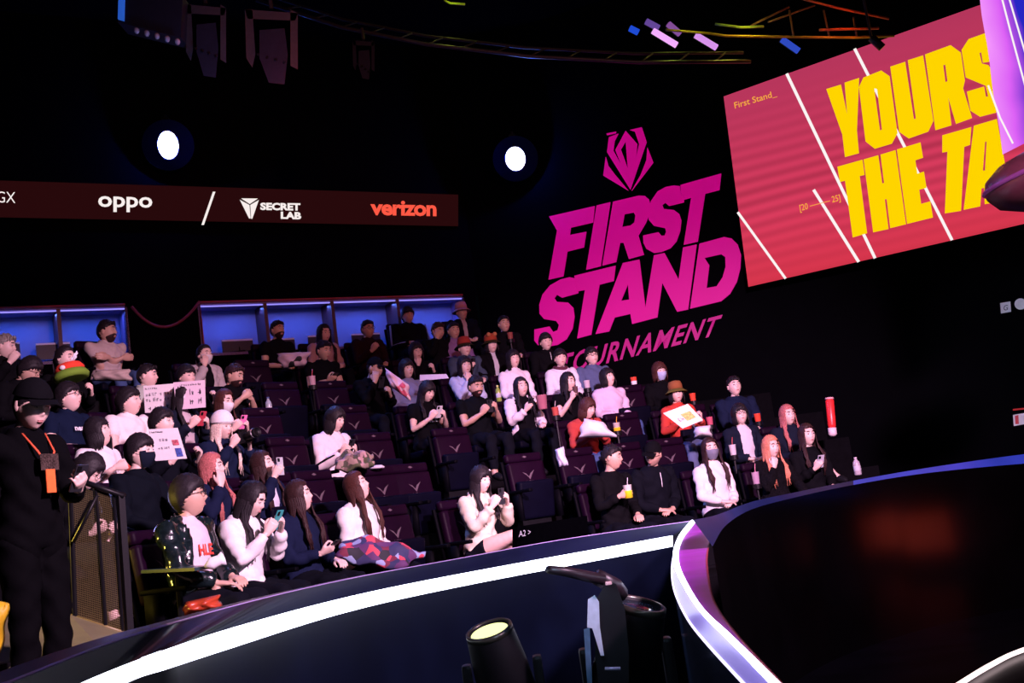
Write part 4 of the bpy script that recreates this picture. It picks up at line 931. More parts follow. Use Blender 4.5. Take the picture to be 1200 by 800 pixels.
REDL = mat('red_lettering', (.85, .06, .04), .5, noise=0); WHL = mat('white_lettering', (.8, .8, .82), .5, noise=0)
GLOSSJ = mat('glossy_black_nylon', (.006, .012, .014), .2, noise=.5, scale=20, bump=.5, coat=.25)
FUZZ = mat('black_fleece', (.004, .0035, .005), .95, noise=.6, scale=80, bump=1.0, spec=.1)
W1 = (.78, .74, .74); CR = (.72, .66, .56); NV = (.014, .020, .060); BK = (.010, .010, .013); LB_ = (.46, .54, .74); GY = (.30, .30, .34); LIL = (.66, .52, .68)
JEAN = (.05, .09, .22)
PEOPLE = [
 # front row
 ('a', 222, 582, 0, 82, 6, 'fringe', 'k', 'jacket', (.01, .02, .025), ('lap', 'lap'), dict(open=(.62, .55, .60), ow=.10, glasses=1, w=1.14, tan=1, tm=GLOSSJ, text=('HLE', REDL, (.075, .83, -.085, .90)), hs=1.14), 'man in glasses, glossy black jacket open over a white T-shirt with red letters, front row'),
 ('b', 290, 583, 0, 62, -24, 'long', 'k', 'jacket', W1, ('high', 'high'), dict(lean=8), 'long-haired woman in white jacket looking down at a teal phone, front row'),
 ('c', 352, 582, 0, 72, 10, 'long', 'd', 'jacket', NV, ('low', 'lap'), dict(), 'long-haired woman in navy jacket gazing up, phone low in her hands'),
 ('d', 422, 570, 0, 68, 22, 'long', 'b', 'jacket', (.80, .76, .74), ('fold', 'fold'), dict(), 'laughing woman in white bomber jacket with very long brown hair, front row'),
 ('e', 562, 562, 0, 48, -6, 'longbang', 'k', 'hoodie', (.62, .56, .44), ('high', 'high'), dict(clip=1, bare=1, legs='crossed', lean=6, shoes=(.4, .4, .4)), 'woman in cream top with white hair clip and bare crossed knees, raising her phone'),
 ('f', 716, 536, 0, 72, -4, 'short', 'k', 'sweater', BK, ('cup', 'lap'), dict(tan=1, lean=4), 'man in black sweater turned sideways with a yellow drink, front row'),
 ('g', 766, 528, 0, -28, -14, 'short', 'k', 'jacket', (.012, .014, .022), ('fold', 'fold'), dict(tan=1, glasses=1, hat=('cap', (.012, .012, .016)), tilt=-14, lean=10, zip=1, w=1.12), 'man in dark cap and glasses bending towards his neighbour, front row'),
 ('h', 833, 527, 0, 22, 8, 'long', 'd', 'sweater', (.76, .72, .74), ('fold', 'fold'), dict(mask=(.18, .19, .26)), 'woman in grey face mask and cream sweater with dark wavy hair'),
 ('i', 903, 524, 0, 38, 0, 'long', 'o', 'jacket', BK, ('chin', 'knee'), dict(tm=FUZZ, pants=(.62, .56, .46)), 'woman with copper-pink hair in black fleece and pale trousers'),
 ('j', 946, 510, 0, 32, 4, 'long', 'd', 'jacket', (.012, .012, .02), ('phone', 'lap'), dict(), 'dark-haired woman in black holding a phone at the right end of the front row'),
 # row 1
 ('k', 95, 549, 1, 68, -28, 'bang', 'k', 'jacket', BK, ('low', 'low'), dict(glasses=1, lean=14), 'short-haired woman in glasses bowed over something behind the mesh railing'),
 ('l', 164, 530, 1, 62, 2, 'fringe', 'k', 'sweater', (.010, .014, .024), ('lap', 'phone'), dict(mask=(.015, .02, .04), w=1.08), 'tousled dark-haired person in black face mask and dark sweater'),
 ('m', 250, 552, 1, 66, 8, 'long', 'p', 'jacket', NV, ('face', 'fold'), dict(), 'rosy-haired woman in navy jacket behind the man in glossy black'),
 ('n', 310, 546, 1, 62, 14, 'long', 'd', 'jacket', NV, ('top', 'lap'), dict(open=(.6, .62, .7)), 'woman in navy varsity jacket lifting a small camera and looking up'),
 ('o', 868, 486, 1, 18, 12, 'bob', 'k', 'jacket', (.014, .018, .040), ('fold', 'fold'), dict(open=(.60, .58, .62), ow=.07, glasses=1), 'woman in navy varsity jacket over a pale grey T-shirt, right part of second row'),
 ('p', 923, 487, 1, 32, 4, 'long', 'p', 'jacket', (.012, .018, .036), ('lap', 'lap'), dict(bare=1, legs='crossed'), 'woman with long rose-brown hair in navy jacket, bare legs crossed'),
 # row 2
 ('q', 118, 507, 2, 66, 18, 'bang', 'k', 'tshirt', W1, ('cup', 'lap'), dict(long=0), 'woman with black bob in white top hugging a red cup'),
 ('r', 190, 496, 2, 62, 4, 'fringe', 'k', 'jacket', (.012, .014, .03), ('sign', 'sign'), dict(), 'dark-clad person almost hidden behind the lower white placard'),
 ('s', 259, 500, 2, 48, -6, 'long', 'w', 'jacket', (.014, .022, .060), ('high', 'high'), dict(hat=('beanie', (.80, .76, .74)), ), 'pale-blond woman in white beanie aiming a camera'),
 ('t', 390, 491, 2, 56, -14, 'bang', 'k', 'jacket', (.76, .68, .70), ('phone', 'phone'), dict(stripes=(.01, .01, .015), lean=6), 'woman in white track jacket with black sleeve stripes'),
 ('u', 686, 478, 2, 50, -14, 'bang', 'b', 'sweater', (.42, .05, .04), ('phone', 'phone'), dict(lean=8, pants=JEAN), 'brown-haired woman in orange-red sweater looking down at a phone'),
 ('v', 793, 461, 2, 16, 4, 'bob', 'k', 'sweater', (.50, .045, .03), ('sign', 'sign'), dict(hat=('bucket', (.25, .09, .03), (.13, .11, .02)), pants=(.10, .13, .24)), 'person in red sweater and orange-green plush hat with a white placard'),
 # row 3
 ('w', 82, 466, 3, 62, 12, 'fringe', 'k', 'tshirt', (.010, .018, .050), ('lap', 'lap'), dict(glasses=1, text=('ners', WHL, (.06, .86, -.07, .90)), long=0, hs=1.1), 'man in glasses and dark navy T-shirt with small white lettering'),
 ('x', 152, 472, 3, 66, 8, 'fringe', 'k', 'tshirt', (.80, .76, .74), ('lap', 'lap'), dict(long=0, hs=1.12), 'young man in plain white T-shirt left of the placards'),
 ('y', 213, 464, 3, 52, -6, 'longbang', 'k', 'jacket', (.012, .016, .040), ('phone', 'phone'), dict(mask=(.72, .72, .76), open=(.5, .42, .45)), 'black-haired woman in white mask in front of the placards, holding a phone'),
 ('z', 262, 471, 3, 46, -4, 'long', 'b', 'jacket', BK, ('phone', 'phone'), dict(mask=(.80, .78, .78)), 'brown-haired woman in white mask with a pink phone'),
 ('A', 498, 458, 3, 40, -22, 'longbang', 'k', 'jersey', (.010, .010, .012), ('phone', 'phone'), dict(long=0, text=('HLE', WHL, (.09, .82, -.09, .89)), lean=6), 'long-haired woman in black team jersey with white letters, eyes on her phone'),
 ('B', 557, 453, 3, 30, -10, 'short', 'k', 'tshirt', (.010, .012, .016), ('phone', 'phone'), dict(long=0, w=1.14, tan=1, beard=1, hs=1.1), 'broad man in black T-shirt holding up a phone'),
 ('C', 611, 454, 3, 26, 6, 'long', 'k', 'jacket', (.74, .68, .74), ('phone', 'lap'), dict(open=(.012, .012, .016), ow=.12), 'woman with long black hair, black top and white sleeves'),
 ('D', 665, 448, 3, 50, 0, 'long', 'k', 'tshirt', BK, ('high', 'lap'), dict(long=0), 'black-haired woman in black sipping from a raised cup'),
 ('E', 713, 443, 3, 42, 16, 'bob', 'k', 'hoodie', LIL, ('fold', 'fold'), dict(pants=JEAN), 'woman in pale lilac sweatshirt leaning back and looking up'),
 ('F', 773, 436, 3, 30, 4, 'bob', 'b', 'sweater', BK, ('lap', 'phone'), dict(mask=(.42, .50, .72)), 'woman in pale blue mask and black top below the end of the wall sign'),
 ('G', 861, 453, 2, 22, 10, 'short', 'k', 'hoodie', (.014, .022, .055), ('lap', 'lap'), dict(w=1.1), 'man in dark navy hoodie, highest seated at the right side'),
 # row 4
 ('H', 29, 432, 4, 66, -26, 'fringe', 'k', 'jacket', BK, ('low', 'low'), dict(glasses=1, lean=12, tan=1), 'man in glasses and dark jacket bent forward at the far left'),
 ('I', 75, 420, 4, 50, -4, 'tied', 'k', 'sweater', BK, ('sign', 'phone'), dict(), 'woman in black with drawn-back hair behind a red and green plush hat'),
 ('J', 172, 442, 4, 70, 0, 'short', 'k', 'jacket', (.40, .46, .40), ('sign', 'sign'), dict(), 'man in pale jacket seen in profile behind the left placard'),
 ('K', 219, 449, 4, 40, 0, 'fringe', 'k', 'jacket', BK, ('sign', 'sign'), dict(), 'person whose eyes just show above the right placard'),
 ('L', 272, 440, 4, 58, -14, 'short', 'd', 'tshirt', (.012, .012, .014), ('clasp', 'clasp'), dict(long=0, tan=1, beard=1, w=1.1, hs=1.1), 'bearded man in black T-shirt with hands clasped before him'),
 ('M', 437, 431, 4, 58, -12, 'short', 'k', 'jacket', (.010, .010, .012), ('face', 'phone'), dict(hat=('cap', (.012, .012, .016)), tan=1, lean=10), 'man in dark cap raising a hand to his mouth'),
 ('N', 477, 433, 4, 28, 4, 'bob', 'k', 'sweater', (.20, .22, .38), ('lap', 'lap'), dict(), 'woman in grey-blue sweater above the woman in team jersey'),
 ('O', 545, 429, 4, 22, 4, 'bang', 'k', 'hoodie', LB_, ('chin', 'lap'), dict(), 'woman in light blue hoodie behind the broad man in black'),
 ('P', 602, 421, 4, 26, 8, 'bang', 'k', 'sweater', (.82, .78, .86), ('lap', 'lap'), dict(), 'woman with black bob in plain bright white sweater, upper middle'),
 ('Q', 657, 420, 4, 18, 4, 'fringe', 'k', 'jacket', (.74, .76, .86), ('lap', 'lap'), dict(scarf=(.10, .03, .05), f=1), 'person in white jacket with dark patterned scarf below the wall sign'),
 ('R', 694, 418, 4, 26, 10, 'fringe', 'k', 'sweater', (.08, .11, .22), ('lap', 'lap'), dict(glasses=1), 'man in glasses and slate blue sweater below the wall sign'),
 # row 5
 ('S', 125, 389, 6, 66, 4, 'short', 'k', 'tshirt', (.52, .44, .42), ('cross', 'cross'), dict(long=0, tan=1, beard=1, w=1.14, hs=1.15, pants=JEAN), 'bearded man in pale T-shirt with folded arms before the blue recess'),
 ('T', 240, 424, 5, 40, 0, 'tied', 'k', 'jacket', (.46, .42, .42), ('face', 'lap'), dict(mask=(.66, .62, .62), open=(.02, .02, .02)), 'woman in white mask and pale open shirt, highest behind the placards'),
 ('U', 325, 387, 6, 40, 2, 'short', 'k', 'tshirt', (.014, .012, .014), ('lap', 'lap'), dict(long=0, tan=1, beard=1), 'man in black T-shirt holding a pale printed top before him'),
 ('V', 378, 411, 5, 40, -10, 'short', 'k', 'tshirt', (.014, .012, .014), ('low', 'fold'), dict(long=0, tan=1), 'man in black T-shirt with a glowing phone and a pink drink beside'),
 ('W', 488, 415, 5, 24, 0, 'bob', 'k', 'sweater', BK, ('chin', 'phone'), dict(), 'dark-clad woman with black bob, one hand near her chin'),
 ('X', 545, 408, 5, 20, 6, 'short', 'k', 'jacket', (.04, .06, .10), ('phone', 'lap'), dict(hat=('bucket', (.26, .03, .02), (.05, .045, .02))), 'person in red and olive plush hat in the upper middle'),
 ('Y', 576, 404, 5, 20, 4, 'bob', 'k', 'jacket', BK, ('lap', 'lap'), dict(open=(.5, .5, .55), ow=.03, hat=('plush', (.30, .05, .02), (.06, .05, .02), (.4, .15, .06))), 'person in orange plush hat with two pompoms'),
 ('Z', 640, 401, 5, 20, 4, 'fringe', 'k', 'jacket', (.012, .012, .016), ('lap', 'lap'), dict(zip=1), 'person in black jacket seated over the first sign letter S'),
 # row 6
 ('aa', 379, 391, 6, 36, -4, 'long', 'k', 'sweater', (.46, .30, .32), ('lap', 'lap'), dict(), 'woman in dusty pink top in the back row'),
 ('ab', 431, 386, 6, 30, 0, 'short', 'k', 'sweater', (.03, .012, .016), ('phone', 'lap'), dict(glasses=1, tan=1), 'man in dark glasses and dark top in the back row'),
 ('ac', 478, 370, 7, 22, 0, 'fringe', 'k', 'jacket', (.012, .012, .016), ('lap', 'lap'), dict(stripes=(.25, .30, .42), tan=1, w=1.1, collar=1), 'man in black track top with pale piping, head against the blue recess'),
 ('ad', 512, 388, 6, 40, -10, 'short', 'd', 'jacket', (.02, .014, .016), ('face', 'lap'), dict(tan=1), 'man in dark jacket leaning in beside the lilac hoodie'),
 ('ae', 532, 389, 6, 22, 2, 'short', 'k', 'hoodie', (.22, .12, .28), ('lap', 'lap'), dict(tan=1, pants=JEAN), 'man in dusky lilac hoodie and jeans in the back row'),
 ('af', 541, 366, 7, 26, 4, 'short', 'k', 'jacket', (.02, .02, .024), ('lap', 'lap'), dict(hat=('bucket', (.50, .22, .22), (.42, .18, .18)), open=(.4, .3, .3), ow=.025, tan=1, bk=1), 'person in pink plush hat at the end of the blue recess'),
 ('ag', 591, 380, 6, 20, 6, 'short', 'k', 'hoodie', (.016, .014, .018), ('lap', 'lap'), dict(tan=1, zip=1), 'man in black hoodie with white drawcord, rightmost in the back row'),
 ('ah', 6, 428, 5, 66, -4, 'short', 'g', 'jacket', BK, ('high', 'lap'), dict(), 'grey-haired person cut off by the left edge of the photo'),
]
STAFF = ('staff', 34, 474, 0, 34, -18, 'fringe', 'k', 'sweater', (.006, .006, .008), ('hang', 'low'), dict(stand=1, d=5.9, floor=None, pants=(.005, .005, .007), hat=('cap', (.015, .015, .02)), lanyard=1, hs=1.08, w=.95, body=38, vox=.017), 'standing staff member all in black with orange badge at the left edge')
INFO = {}
for sp in PEOPLE:
    pr = person(sp); INFO[sp[0]] = sp[11]; INFO[sp[0]]['_sp'] = sp
sp = list(STAFF); H = pt(34, 474, 5.9); sp[11]['floor'] = float(H[2]-1.62-.02); print('staff floor', sp[11]['floor'])
pr = person(tuple(sp)); INFO['staff'] = sp[11]; INFO['staff']['_sp'] = sp
# a small landing under the staff member
mb = MB(); mb.box((H[0], H[1], sp[11]['floor']/2), (1.0, .9, sp[11]['floor'])); struct(mb.obj('floor', DARK))

SHORT = {}
for k, o in INFO.items():
    if k == 'staff': continue
    root, Rz, Hl, T, Z, psb, fl_ = o['_root']; lab = o['_sp'][12]
    words = lab.split(); s_ = ' '.join(words[:10]).rstrip(',')
    for tail in ('and', 'with', 'in', 'the', 'a', 'of', 'at', 'over', 'her', 'right'): 
        if s_.endswith(' '+tail): s_ = s_[:-len(tail)-1].rstrip(',')
    seat((root[0], root[1], fl_), psb, 'dark theatre seat under the '+s_, group='occupied theatre seats')
# empty seats: logo pixel, row, label
def seat_at(u, v, row, label, up=True):
    q = cyl(u, v, R0+DR*row-.2); d = nrm(CC-q[:2]); psb = atan2(-d[0], d[1]); seat((q[0]-d[0]*.0, q[1]-d[1]*.0, FL0+DZ*row), psb, label, up, 'empty theatre seats')
for a in ((482, 608, 0, 'empty purple seat right of the woman in white bomber jacket, front row'), (632, 553, 1, 'empty dark red seat beside the stair gap, left of the white cloth'),
          (690, 537, 1, 'empty purple seat lit violet, left behind the man with the yellow drink'), (745, 531, 1, 'empty violet-lit seat between the two men in black'),
          (742, 500, 2, 'empty blue-lit seat right of the woman in orange-red sweater'), (465, 575, 1, 'empty purple seat above the front-row empty one, right of long brown hair'),
          (392, 578, 1, 'empty purple seat between the navy and white jackets, second row'), (326, 511, 3, 'empty dark seat with pale wing mark right of the camera lens'),
          (358, 540, 2, 'empty blue-lit seat left of the track-jacket woman'), (545, 522, 2, 'empty seat with bright light streaks under the broad man in black'),
          (500, 556, 1, 'empty dark seat with small blue glow behind the cream-topped woman'), (455, 520, 2, 'empty dark seat right of the camouflage jacket'),
          (345, 470, 4, 'empty dark seat near the water bottle'), (425, 480, 3, 'empty dark seat right behind the track-jacket woman'),
          (345, 575, 1, 'empty seat hidden behind the long-haired woman in navy'), (818, 482, 2, 'empty blue-lit seat right of the plush-hat person with placard'),
          (745, 462, 3, 'empty dark blue seat right of the lilac sweatshirt'), (560, 500, 2, 'empty dark seat with its upper corner below the broad man in black'),
          (310, 440, 5, 'empty dark seat behind the bearded man with clasped hands'),
          (795, 530, 1, 'empty black seat between dark cap and grey mask'), (400, 455, 4, 'empty dark seat left below the man in dark cap')):
    if a[0] in (560,): continue
    seat_at(*a)

# ---------------------------------------------------------------- things held
def world(k, p):
    root, Rz = INFO[k]['_root'][:2]; return root+Rz@np.array(p, float)
def hmid(k, both=True, f=.09):
    if both == 'L': o = INFO[k]['_h'][-1]; return o[0]+o[1]*f+o[2]*.02
    o = INFO[k]['_h']; A = [o[s][0]+o[s][1]*f+o[s][2]*.02 for s in ((1, -1) if both else (1,))]
    return sum(A)/len(A)
def phone_in(k, label, both=True, col=(.02, .02, .025), glow=0, tilt=-30, f=.09):
    p = world(k, hmid(k, both, f)); ps = INFO[k]['_root'][5]; R = rotm(ps, radians(tilt), 0); return phone(p, R, label, col, glow)
phone_in('b', 'teal-cased phone of the long-haired woman in white jacket', col=(.05, .36, .34), glow=0)
phone_in('c', 'dark phone low in the hands of the woman in navy jacket', False, tilt=-60)
phone_in('e', 'dark phone raised by the woman in cream top', tilt=-5)
phone_in('j', 'pale phone of the dark-haired woman in black, right end', False, col=(.5, .5, .55))
phone_in('n', 'small silver camera lifted by the woman in navy varsity jacket', False, col=(.45, .47, .5), tilt=0)
phone_in('t', 'dark phone of the woman in striped track jacket')
phone_in('u', 'dark phone of the woman in orange-red sweater', glow=0, col=(.1, .12, .3))
phone_in('y', 'red-cased phone of the masked woman before the placards', col=(.5, .05, .08))
phone_in('z', 'bright pink phone of the brown-haired masked woman', col=(.85, .22, .5))
phone_in('A', 'pale phone of the woman in black team jersey', col=(.6, .6, .6))
phone_in('B', 'dark phone held up by the broad man in black T-shirt', glow=0, tilt=0)
phone_in('C', 'dark phone of the woman with white sleeves', False)
phone_in('V', 'glowing phone held flat by the man in black T-shirt, upper middle', False, glow=1, tilt=-70)
phone_in('X', 'dark phone of the person in red and olive plush hat', False)
phone_in('staff', 'black handheld radio in the hand of the standing staff member', 'L')
phone_in('M', 'dark phone in the left hand of the man raising his hand to his mouth')
# camera of the woman in the beanie
p = world('s', hmid('s')); fd = np.array([.80, -.55, .12]); fd = nrm(fd); Fm = frame_from(fd, np.array([0, 0, 1.]))
t = thing('camera', 'black camera with long lens aimed by the woman in white beanie', 'camera', p)
m = MB(); rbox(m, (0, 0, 0), (.13, .07, .095), .012); m.box((0, 0, .06), (.05, .05, .035)); m.v = [tuple(np.array(q)@Fm.T) for q in m.v]; m.obj('camera_body', DMET, t)
m = MB(); MY = np.stack([[1, 0, 0], [0, 0, -1], [0, 1, 0]], 0)
def lensprof(pf): q = MB(); q.lathe(pf, 20); q.v = [tuple(np.array((x, z, -y))@Fm.T) for x, y, z in q.v]; return q
lensprof([(.034, .03), (.036, .05), (.036, .09), (.040, .095), (.040, .14), (.044, .145), (.044, .20), (.038, .20), (.036, .19)]).obj('lens', DMET, t, True)
lensprof([(.0445, .150), (.0455, .152), (.0455, .160), (.0445, .162)]).obj('lens_ring', mat('ring_silver', (.7, .7, .75), .3, .8), t, True)
# drinks
hand = world('f', hmid('f', False, .07)); cup(hand-np.array([0, 0, .05]), 'clear cup with yellow drink in the hand of the man in black sweater', h=.13, r=.044, col=(.55, .55, .50), liquid=(.85, .62, .02), straw=(.7, .7, .7))
def cup_px(u, v, row, dR, label, **kw):
    q = cyl(u, v, R0+DR*row+dR); h = kw.get('h', .13); z = q[2]-h/2; t = cup((q[0], q[1], z), label, **kw)
    m = MB(); m.lathe([(.05, -.02), (.052, .035), (.048, .035), (.046, -.015)], 14); m.tube([(0, 0, -.02), (.0, 0, -(z-FL0-DZ*row))], .012, 6); m.obj('cup_holder', DMET, t)
    return t
RED = (.80, .075, .035)
cup_px(743, 448, 3, .1, 'red and white paper cup in the holder right of the lilac sweatshirt', col=RED, band=(.8, .75, .75), straw=None)
cup_px(812, 467, 3, -.2, 'plain orange-red cup right of the plush-hat person', col=RED, straw=None)
cup_px(888, 491, 2, -.2, 'orange-red cup right of the woman in pale grey T-shirt', col=RED, straw=None)
cup_px(832, 495, 2, -.2, 'dark pink cup right of the white placard corner', col=(.55, .10, .16), straw=None)
cup_px(723, 502, 2, -.25, 'yellow drink with orange straw before the blue-lit empty seat', col=(.5, .45, .4), liquid=(.85, .55, .02), straw=(.9, .45, .03))
cup_px(651, 484, 2, -.2, 'cup with dark red drink left of the orange-red sweater', col=(.45, .08, .06), straw=(.6, .5, .5))
cup_px(859, 529, 1, -.3, 'clear white cup with red straw right of the grey mask', col=(.62, .60, .64), straw=(.7, .1, .1), h=.15)
cup_px(886, 562, 0, -.15, 'pinkish clear cup with pink straw beside the copper-pink hair', col=(.45, .30, .42), straw=(.8, .3, .4), h=.16)
cup_px(366, 448, 4, -.1, 'pink drink cup with yellow straw left of the glowing phone', col=(.55, .34, .40), straw=(.7, .5, .1), h=.14)
cup_px(598, 395, 6, -.2, 'dim reddish cup in the back row near the wall', col=(.3, .08, .06), straw=None)
cup_px(688, 452, 3, -.1, 'small clear cup between the black-haired woman and lilac sweatshirt', col=(.55, .48, .55), straw=None)
p = world('q', hmid('q')); cup(p-np.array([0, 0, .09]), 'large red and white cup hugged by the woman in white top', h=.17, r=.06, col=(.75, .12, .08), band=(.75, .5, .48), straw=(.85, .25, .1))
p = world('D', hmid('D', False)); cup(p-np.array([0, 0, .05]), 'dark cup raised to the lips of the black-haired woman in black', h=.11, r=.036, col=(.10, .05, .05), straw=None)
p = cyl(635, 470, R0+DR*3-.3); cup(p-np.array([0, 0, .1]), 'striped pink popcorn bucket beside the woman with white sleeves', h=.17, r=.068, col=(.45, .16, .22), straw=None, name='popcorn_bucket')
# bottles
def bottle(u, v, row, dR, label, col, cap=(.7, .7, .7), h=.20, r=.032, z=None):
    q = cyl(u, v, R0+DR*row+dR); t = thing('bottle', label, 'bottle', q-np.array([0, 0, h/2]))
    m = MB(); m.lathe([(r*.9, 0), (r, .01), (r, h*.62), (r*.85, h*.74), (r*.4, h*.86), (r*.38, h*.94), (r*.3, h*.94)], 14); m.obj('bottle_body', mat('bottle_%d_%d' % (int(col[0]*99), int(col[1]*99)), col, .2, noise=.1), t, True)
    m = MB(); m.lathe([(r*.44, h*.92), (r*.44, h), (r*.1, h)], 12); m.obj('cap', mat('bottle_cap_%d' % int(cap[0]*99), cap, .4, noise=0), t, True)
    m = MB(); m.lathe([(r*1.01, h*.25), (r*1.02, h*.26), (r*1.02, h*.5), (r*1.01, h*.51)], 14, cap=False); m.obj('bottle_label', cloth((.5, .5, .55)), t, True)
    return t
bottle(584, 461, 3, -.2, 'greenish bottle between the broad man and the white-sleeved woman', (.25, .35, .06), (.7, .7, .2))
bottle(315, 477, 3, .1, 'clear water bottle with dark blue cap among dark seats on the left', (.30, .36, .40), (.05, .07, .15), .22, .036)
bottle(1004, 546, 0, -.2, 'small pale bottle on the ledge at the right end of the audience', (.42, .38, .42), (.6, .5, .55), .20, .04)
# cheering stick
q0 = cyl(972, 467, R0+.85); q1 = cyl(976, 511, R0+.85)
t = thing('cheering_stick', 'tall red inflatable cheering stick with white foot at the right', 'stick', q1)
d = q0-q1; m = MB(); m.tube([d*.22, d*.3, d*.95, d], [.045, .05, .052, .03], 12); m.obj('tube', mat('stick_red', (.80, .03, .03), .35), t, True)
m = MB(); m.tube([d*0, d*.05, d*.22], [.03, .052, .052], 12); m.obj('foot', mat('stick_white', (.75, .62, .66), .5), t, True)
m = MB(); m.tube([d*.985, d*1.03], [.056, .05], 12); m.obj('tip', mat('stick_tip', (.7, .4, .42), .5), t, True)
# placards
placard([(170, 485), (206, 482), (206, 449), (168, 452)], 11.2, 'left white placard with three handwritten lines above the masked woman', (.03, .03, .04), rows=[(.86, .05, .05, .45, .006), (.62, .12, .06, .95, .006), (.42, .12, .06, .95, .006), (.12, .16, .12, .95, .010)])
placard([(207, 480), (241, 477), (240, 445), (203, 448)], 11.0, 'right pinkish placard with bold handwriting beside the left placard', (.03, .03, .04), col=(.74, .62, .70), rows=[(.84, .06, .2, .9, .006), (.50, .22, .50, .95, .010), (.16, .22, .50, .95, .010)])
placard([(182, 540), (219, 537), (208, 501), (173, 503)], 9.1, 'lower white placard with a blue-red drawing held in second tier', (.20, .20, .24), rows=[(.88, .04, .05, .5, .005), (.60, .12, .30, .60, .006), (.35, .08, .2, .6, .005)], accent=[(.72, .08, .92, .35, (.06, .10, .40)), (.70, .45, .90, .62, (.55, .12, .16))])
placard([(800, 502), (824, 492), (806, 473), (777, 484)], 13.0, 'white placard with yellow drawing held by the plush-hat person', (.12, .12, .10), rows=[(.35, .16, .2, .42, .007)], accent=[(.45, .25, .85, .65, (.72, .52, .12))], col=(.84, .82, .74))
placard([(492, 446), (526, 443), (523, 438), (492, 439)], 13.6, 'thin pale board lying before the dark-clad woman, upper middle', (.1, .1, .1), name='board', col=(.62, .60, .74))
# soft things: cloths with folds
def softcloth(name, label, cat, pts, d, m, amp=.02, th=.03, n=14, dd=(0, 0, 0, 0)):
    Q = [pt(p[0], p[1], d+e) for p, e in zip(pts, dd)]; c = sum(Q)/4; nn = nrm(np.cross(Q[1]-Q[0], Q[3]-Q[0])); nn = nn if np.dot(nn, CAM-c) > 0 else -nn
    t = thing(name, label, cat, c); V = []; F = []
    for j in range(n):
        for i in range(n):
            a = i/(n-1); b = j/(n-1); a2 = a+.04*sin(b*9); P = (1-a2)*(1-b)*Q[0]+a2*(1-b)*Q[1]+a2*b*Q[2]+(1-a2)*b*Q[3]
            V.append(P-c+nn*(amp*sin(a*14+b*5)+amp*.8*sin(b*11-a*6)+th*(1-(2*a-1)**4)*(1-(2*b-1)**4)*2))
    for j in range(n-1):
        for i in range(n-1): k = j*n+i; F.append((k, k+1, k+n+1, k+n))
    k = len(V); V += [v-nn*th for v in V]; F += [tuple(reversed([q+k for q in f])) for f in F]
    ed = [i for i in range(n-1)]
    for i in ed: F += [(i+k, i+1+k, i+1, i), ((n-1)*n+i, (n-1)*n+i+1, (n-1)*n+i+1+k, (n-1)*n+i+k), (i*n, (i+1)*n, (i+1)*n+k, i*n+k), (i*n+n-1+k, (i+1)*n+n-1+k, (i+1)*n+n-1, i*n+n-1)]
    M = MB(); M.add(V, F); M.obj('cloth', m, t, True); return t
def patt(name, cols, scale, rough=.8):
    m = bpy.data.materials.new(name); m.use_nodes = True; nt = m.node_tree; b = nt.nodes['Principled BSDF']; b.inputs['Roughness'].default_value = rough
    tc = nt.nodes.new('ShaderNodeTexCoord'); n = nt.nodes.new('ShaderNodeTexVoronoi'); n.inputs['Scale'].default_value = scale; nt.links.new(tc.outputs['Object'], n.inputs['Vector'])
    sp_ = nt.nodes.new('ShaderNodeSeparateColor'); nt.links.new(n.outputs['Color'], sp_.inputs[0]); cr = nt.nodes.new('ShaderNodeValToRGB'); cr.color_ramp.interpolation = 'CONSTANT'
    E = cr.color_ramp.elements; E[0].position = 0; E[0].color = (*cols[0], 1); E[1].position = 1/len(cols); E[1].color = (*cols[1], 1)
    for i, c in enumerate(cols[2:]): e = E.new((i+2)/len(cols)); e.color = (*c, 1)
    nt.links.new(sp_.outputs[0], cr.inputs[0]); nt.links.new(cr.outputs[0], b.inputs['Base Color']); return m
softcloth('blanket', 'colourful patterned blanket on the lap of the woman in white bomber jacket', 'blanket', [(392, 650), (470, 668), (498, 644), (408, 628)], 9.0, patt('blanket_print', [(.16, .02, .05), (.03, .03, .10), (.55, .06, .10), (.10, .03, .12), (.28, .34, .55), (.02, .02, .03)], 16), dd=(-.1, -.1, .1, .15))
softcloth('camouflage_jacket', 'camouflage jacket bundled on the lap of the track-jacket woman', 'jacket', [(392, 549), (438, 546), (436, 530), (396, 532)], 10.7, patt('camouflage', [(.16, .10, .09), (.05, .05, .03), (.30, .22, .18), (.08, .09, .04), (.40, .25, .25)], 22), dd=(-.1, -.1, .1, .1))
softcloth('printed_shirt', 'pale pink top with black zigzag print held before the man in black T-shirt', 'shirt', [(331, 431), (357, 428), (363, 412), (323, 414)], 14.0, patt('zigzag_print', [(.50, .36, .40), (.50, .36, .40), (.52, .38, .42), (.02, .02, .02)], 13), amp=.012)
softcloth('towel', 'pink and white printed towel draped beside the man in dark cap', 'towel', [(457, 452), (481, 470), (478, 450), (450, 430)], 13.2, patt('towel_print', [(.72, .50, .55), (.72, .50, .55), (.70, .45, .52), (.60, .10, .16)], 14), amp=.012)
softcloth('tote_bag', 'white puffy bag on the lap of the woman in orange-red sweater', 'bag', [(678, 512), (723, 512), (706, 494), (684, 490)], 13.1, cloth((.80, .80, .84)), amp=.006, th=.05)
softcloth('white_cloth', 'white cloth hanging over the seat edge beside the stair gap', 'cloth', [(655, 547), (666, 545), (660, 523), (650, 527)], 12.0, cloth((.62, .60, .74)), amp=.01)
softcloth('knee_bag', 'round white cushion-like bag on the knees under the yellow-drawing placard', 'bag', [(814, 512), (834, 512), (832, 498), (814, 500)], 13.2, cloth((.80, .76, .78)), amp=.006, th=.06)
softcloth('folded_coat', 'pale folded coat on the knees of the bearded man with folded arms', 'coat', [(108, 446), (154, 446), (150, 432), (110, 434)], 11.7, cloth((.42, .34, .30)), amp=.01)
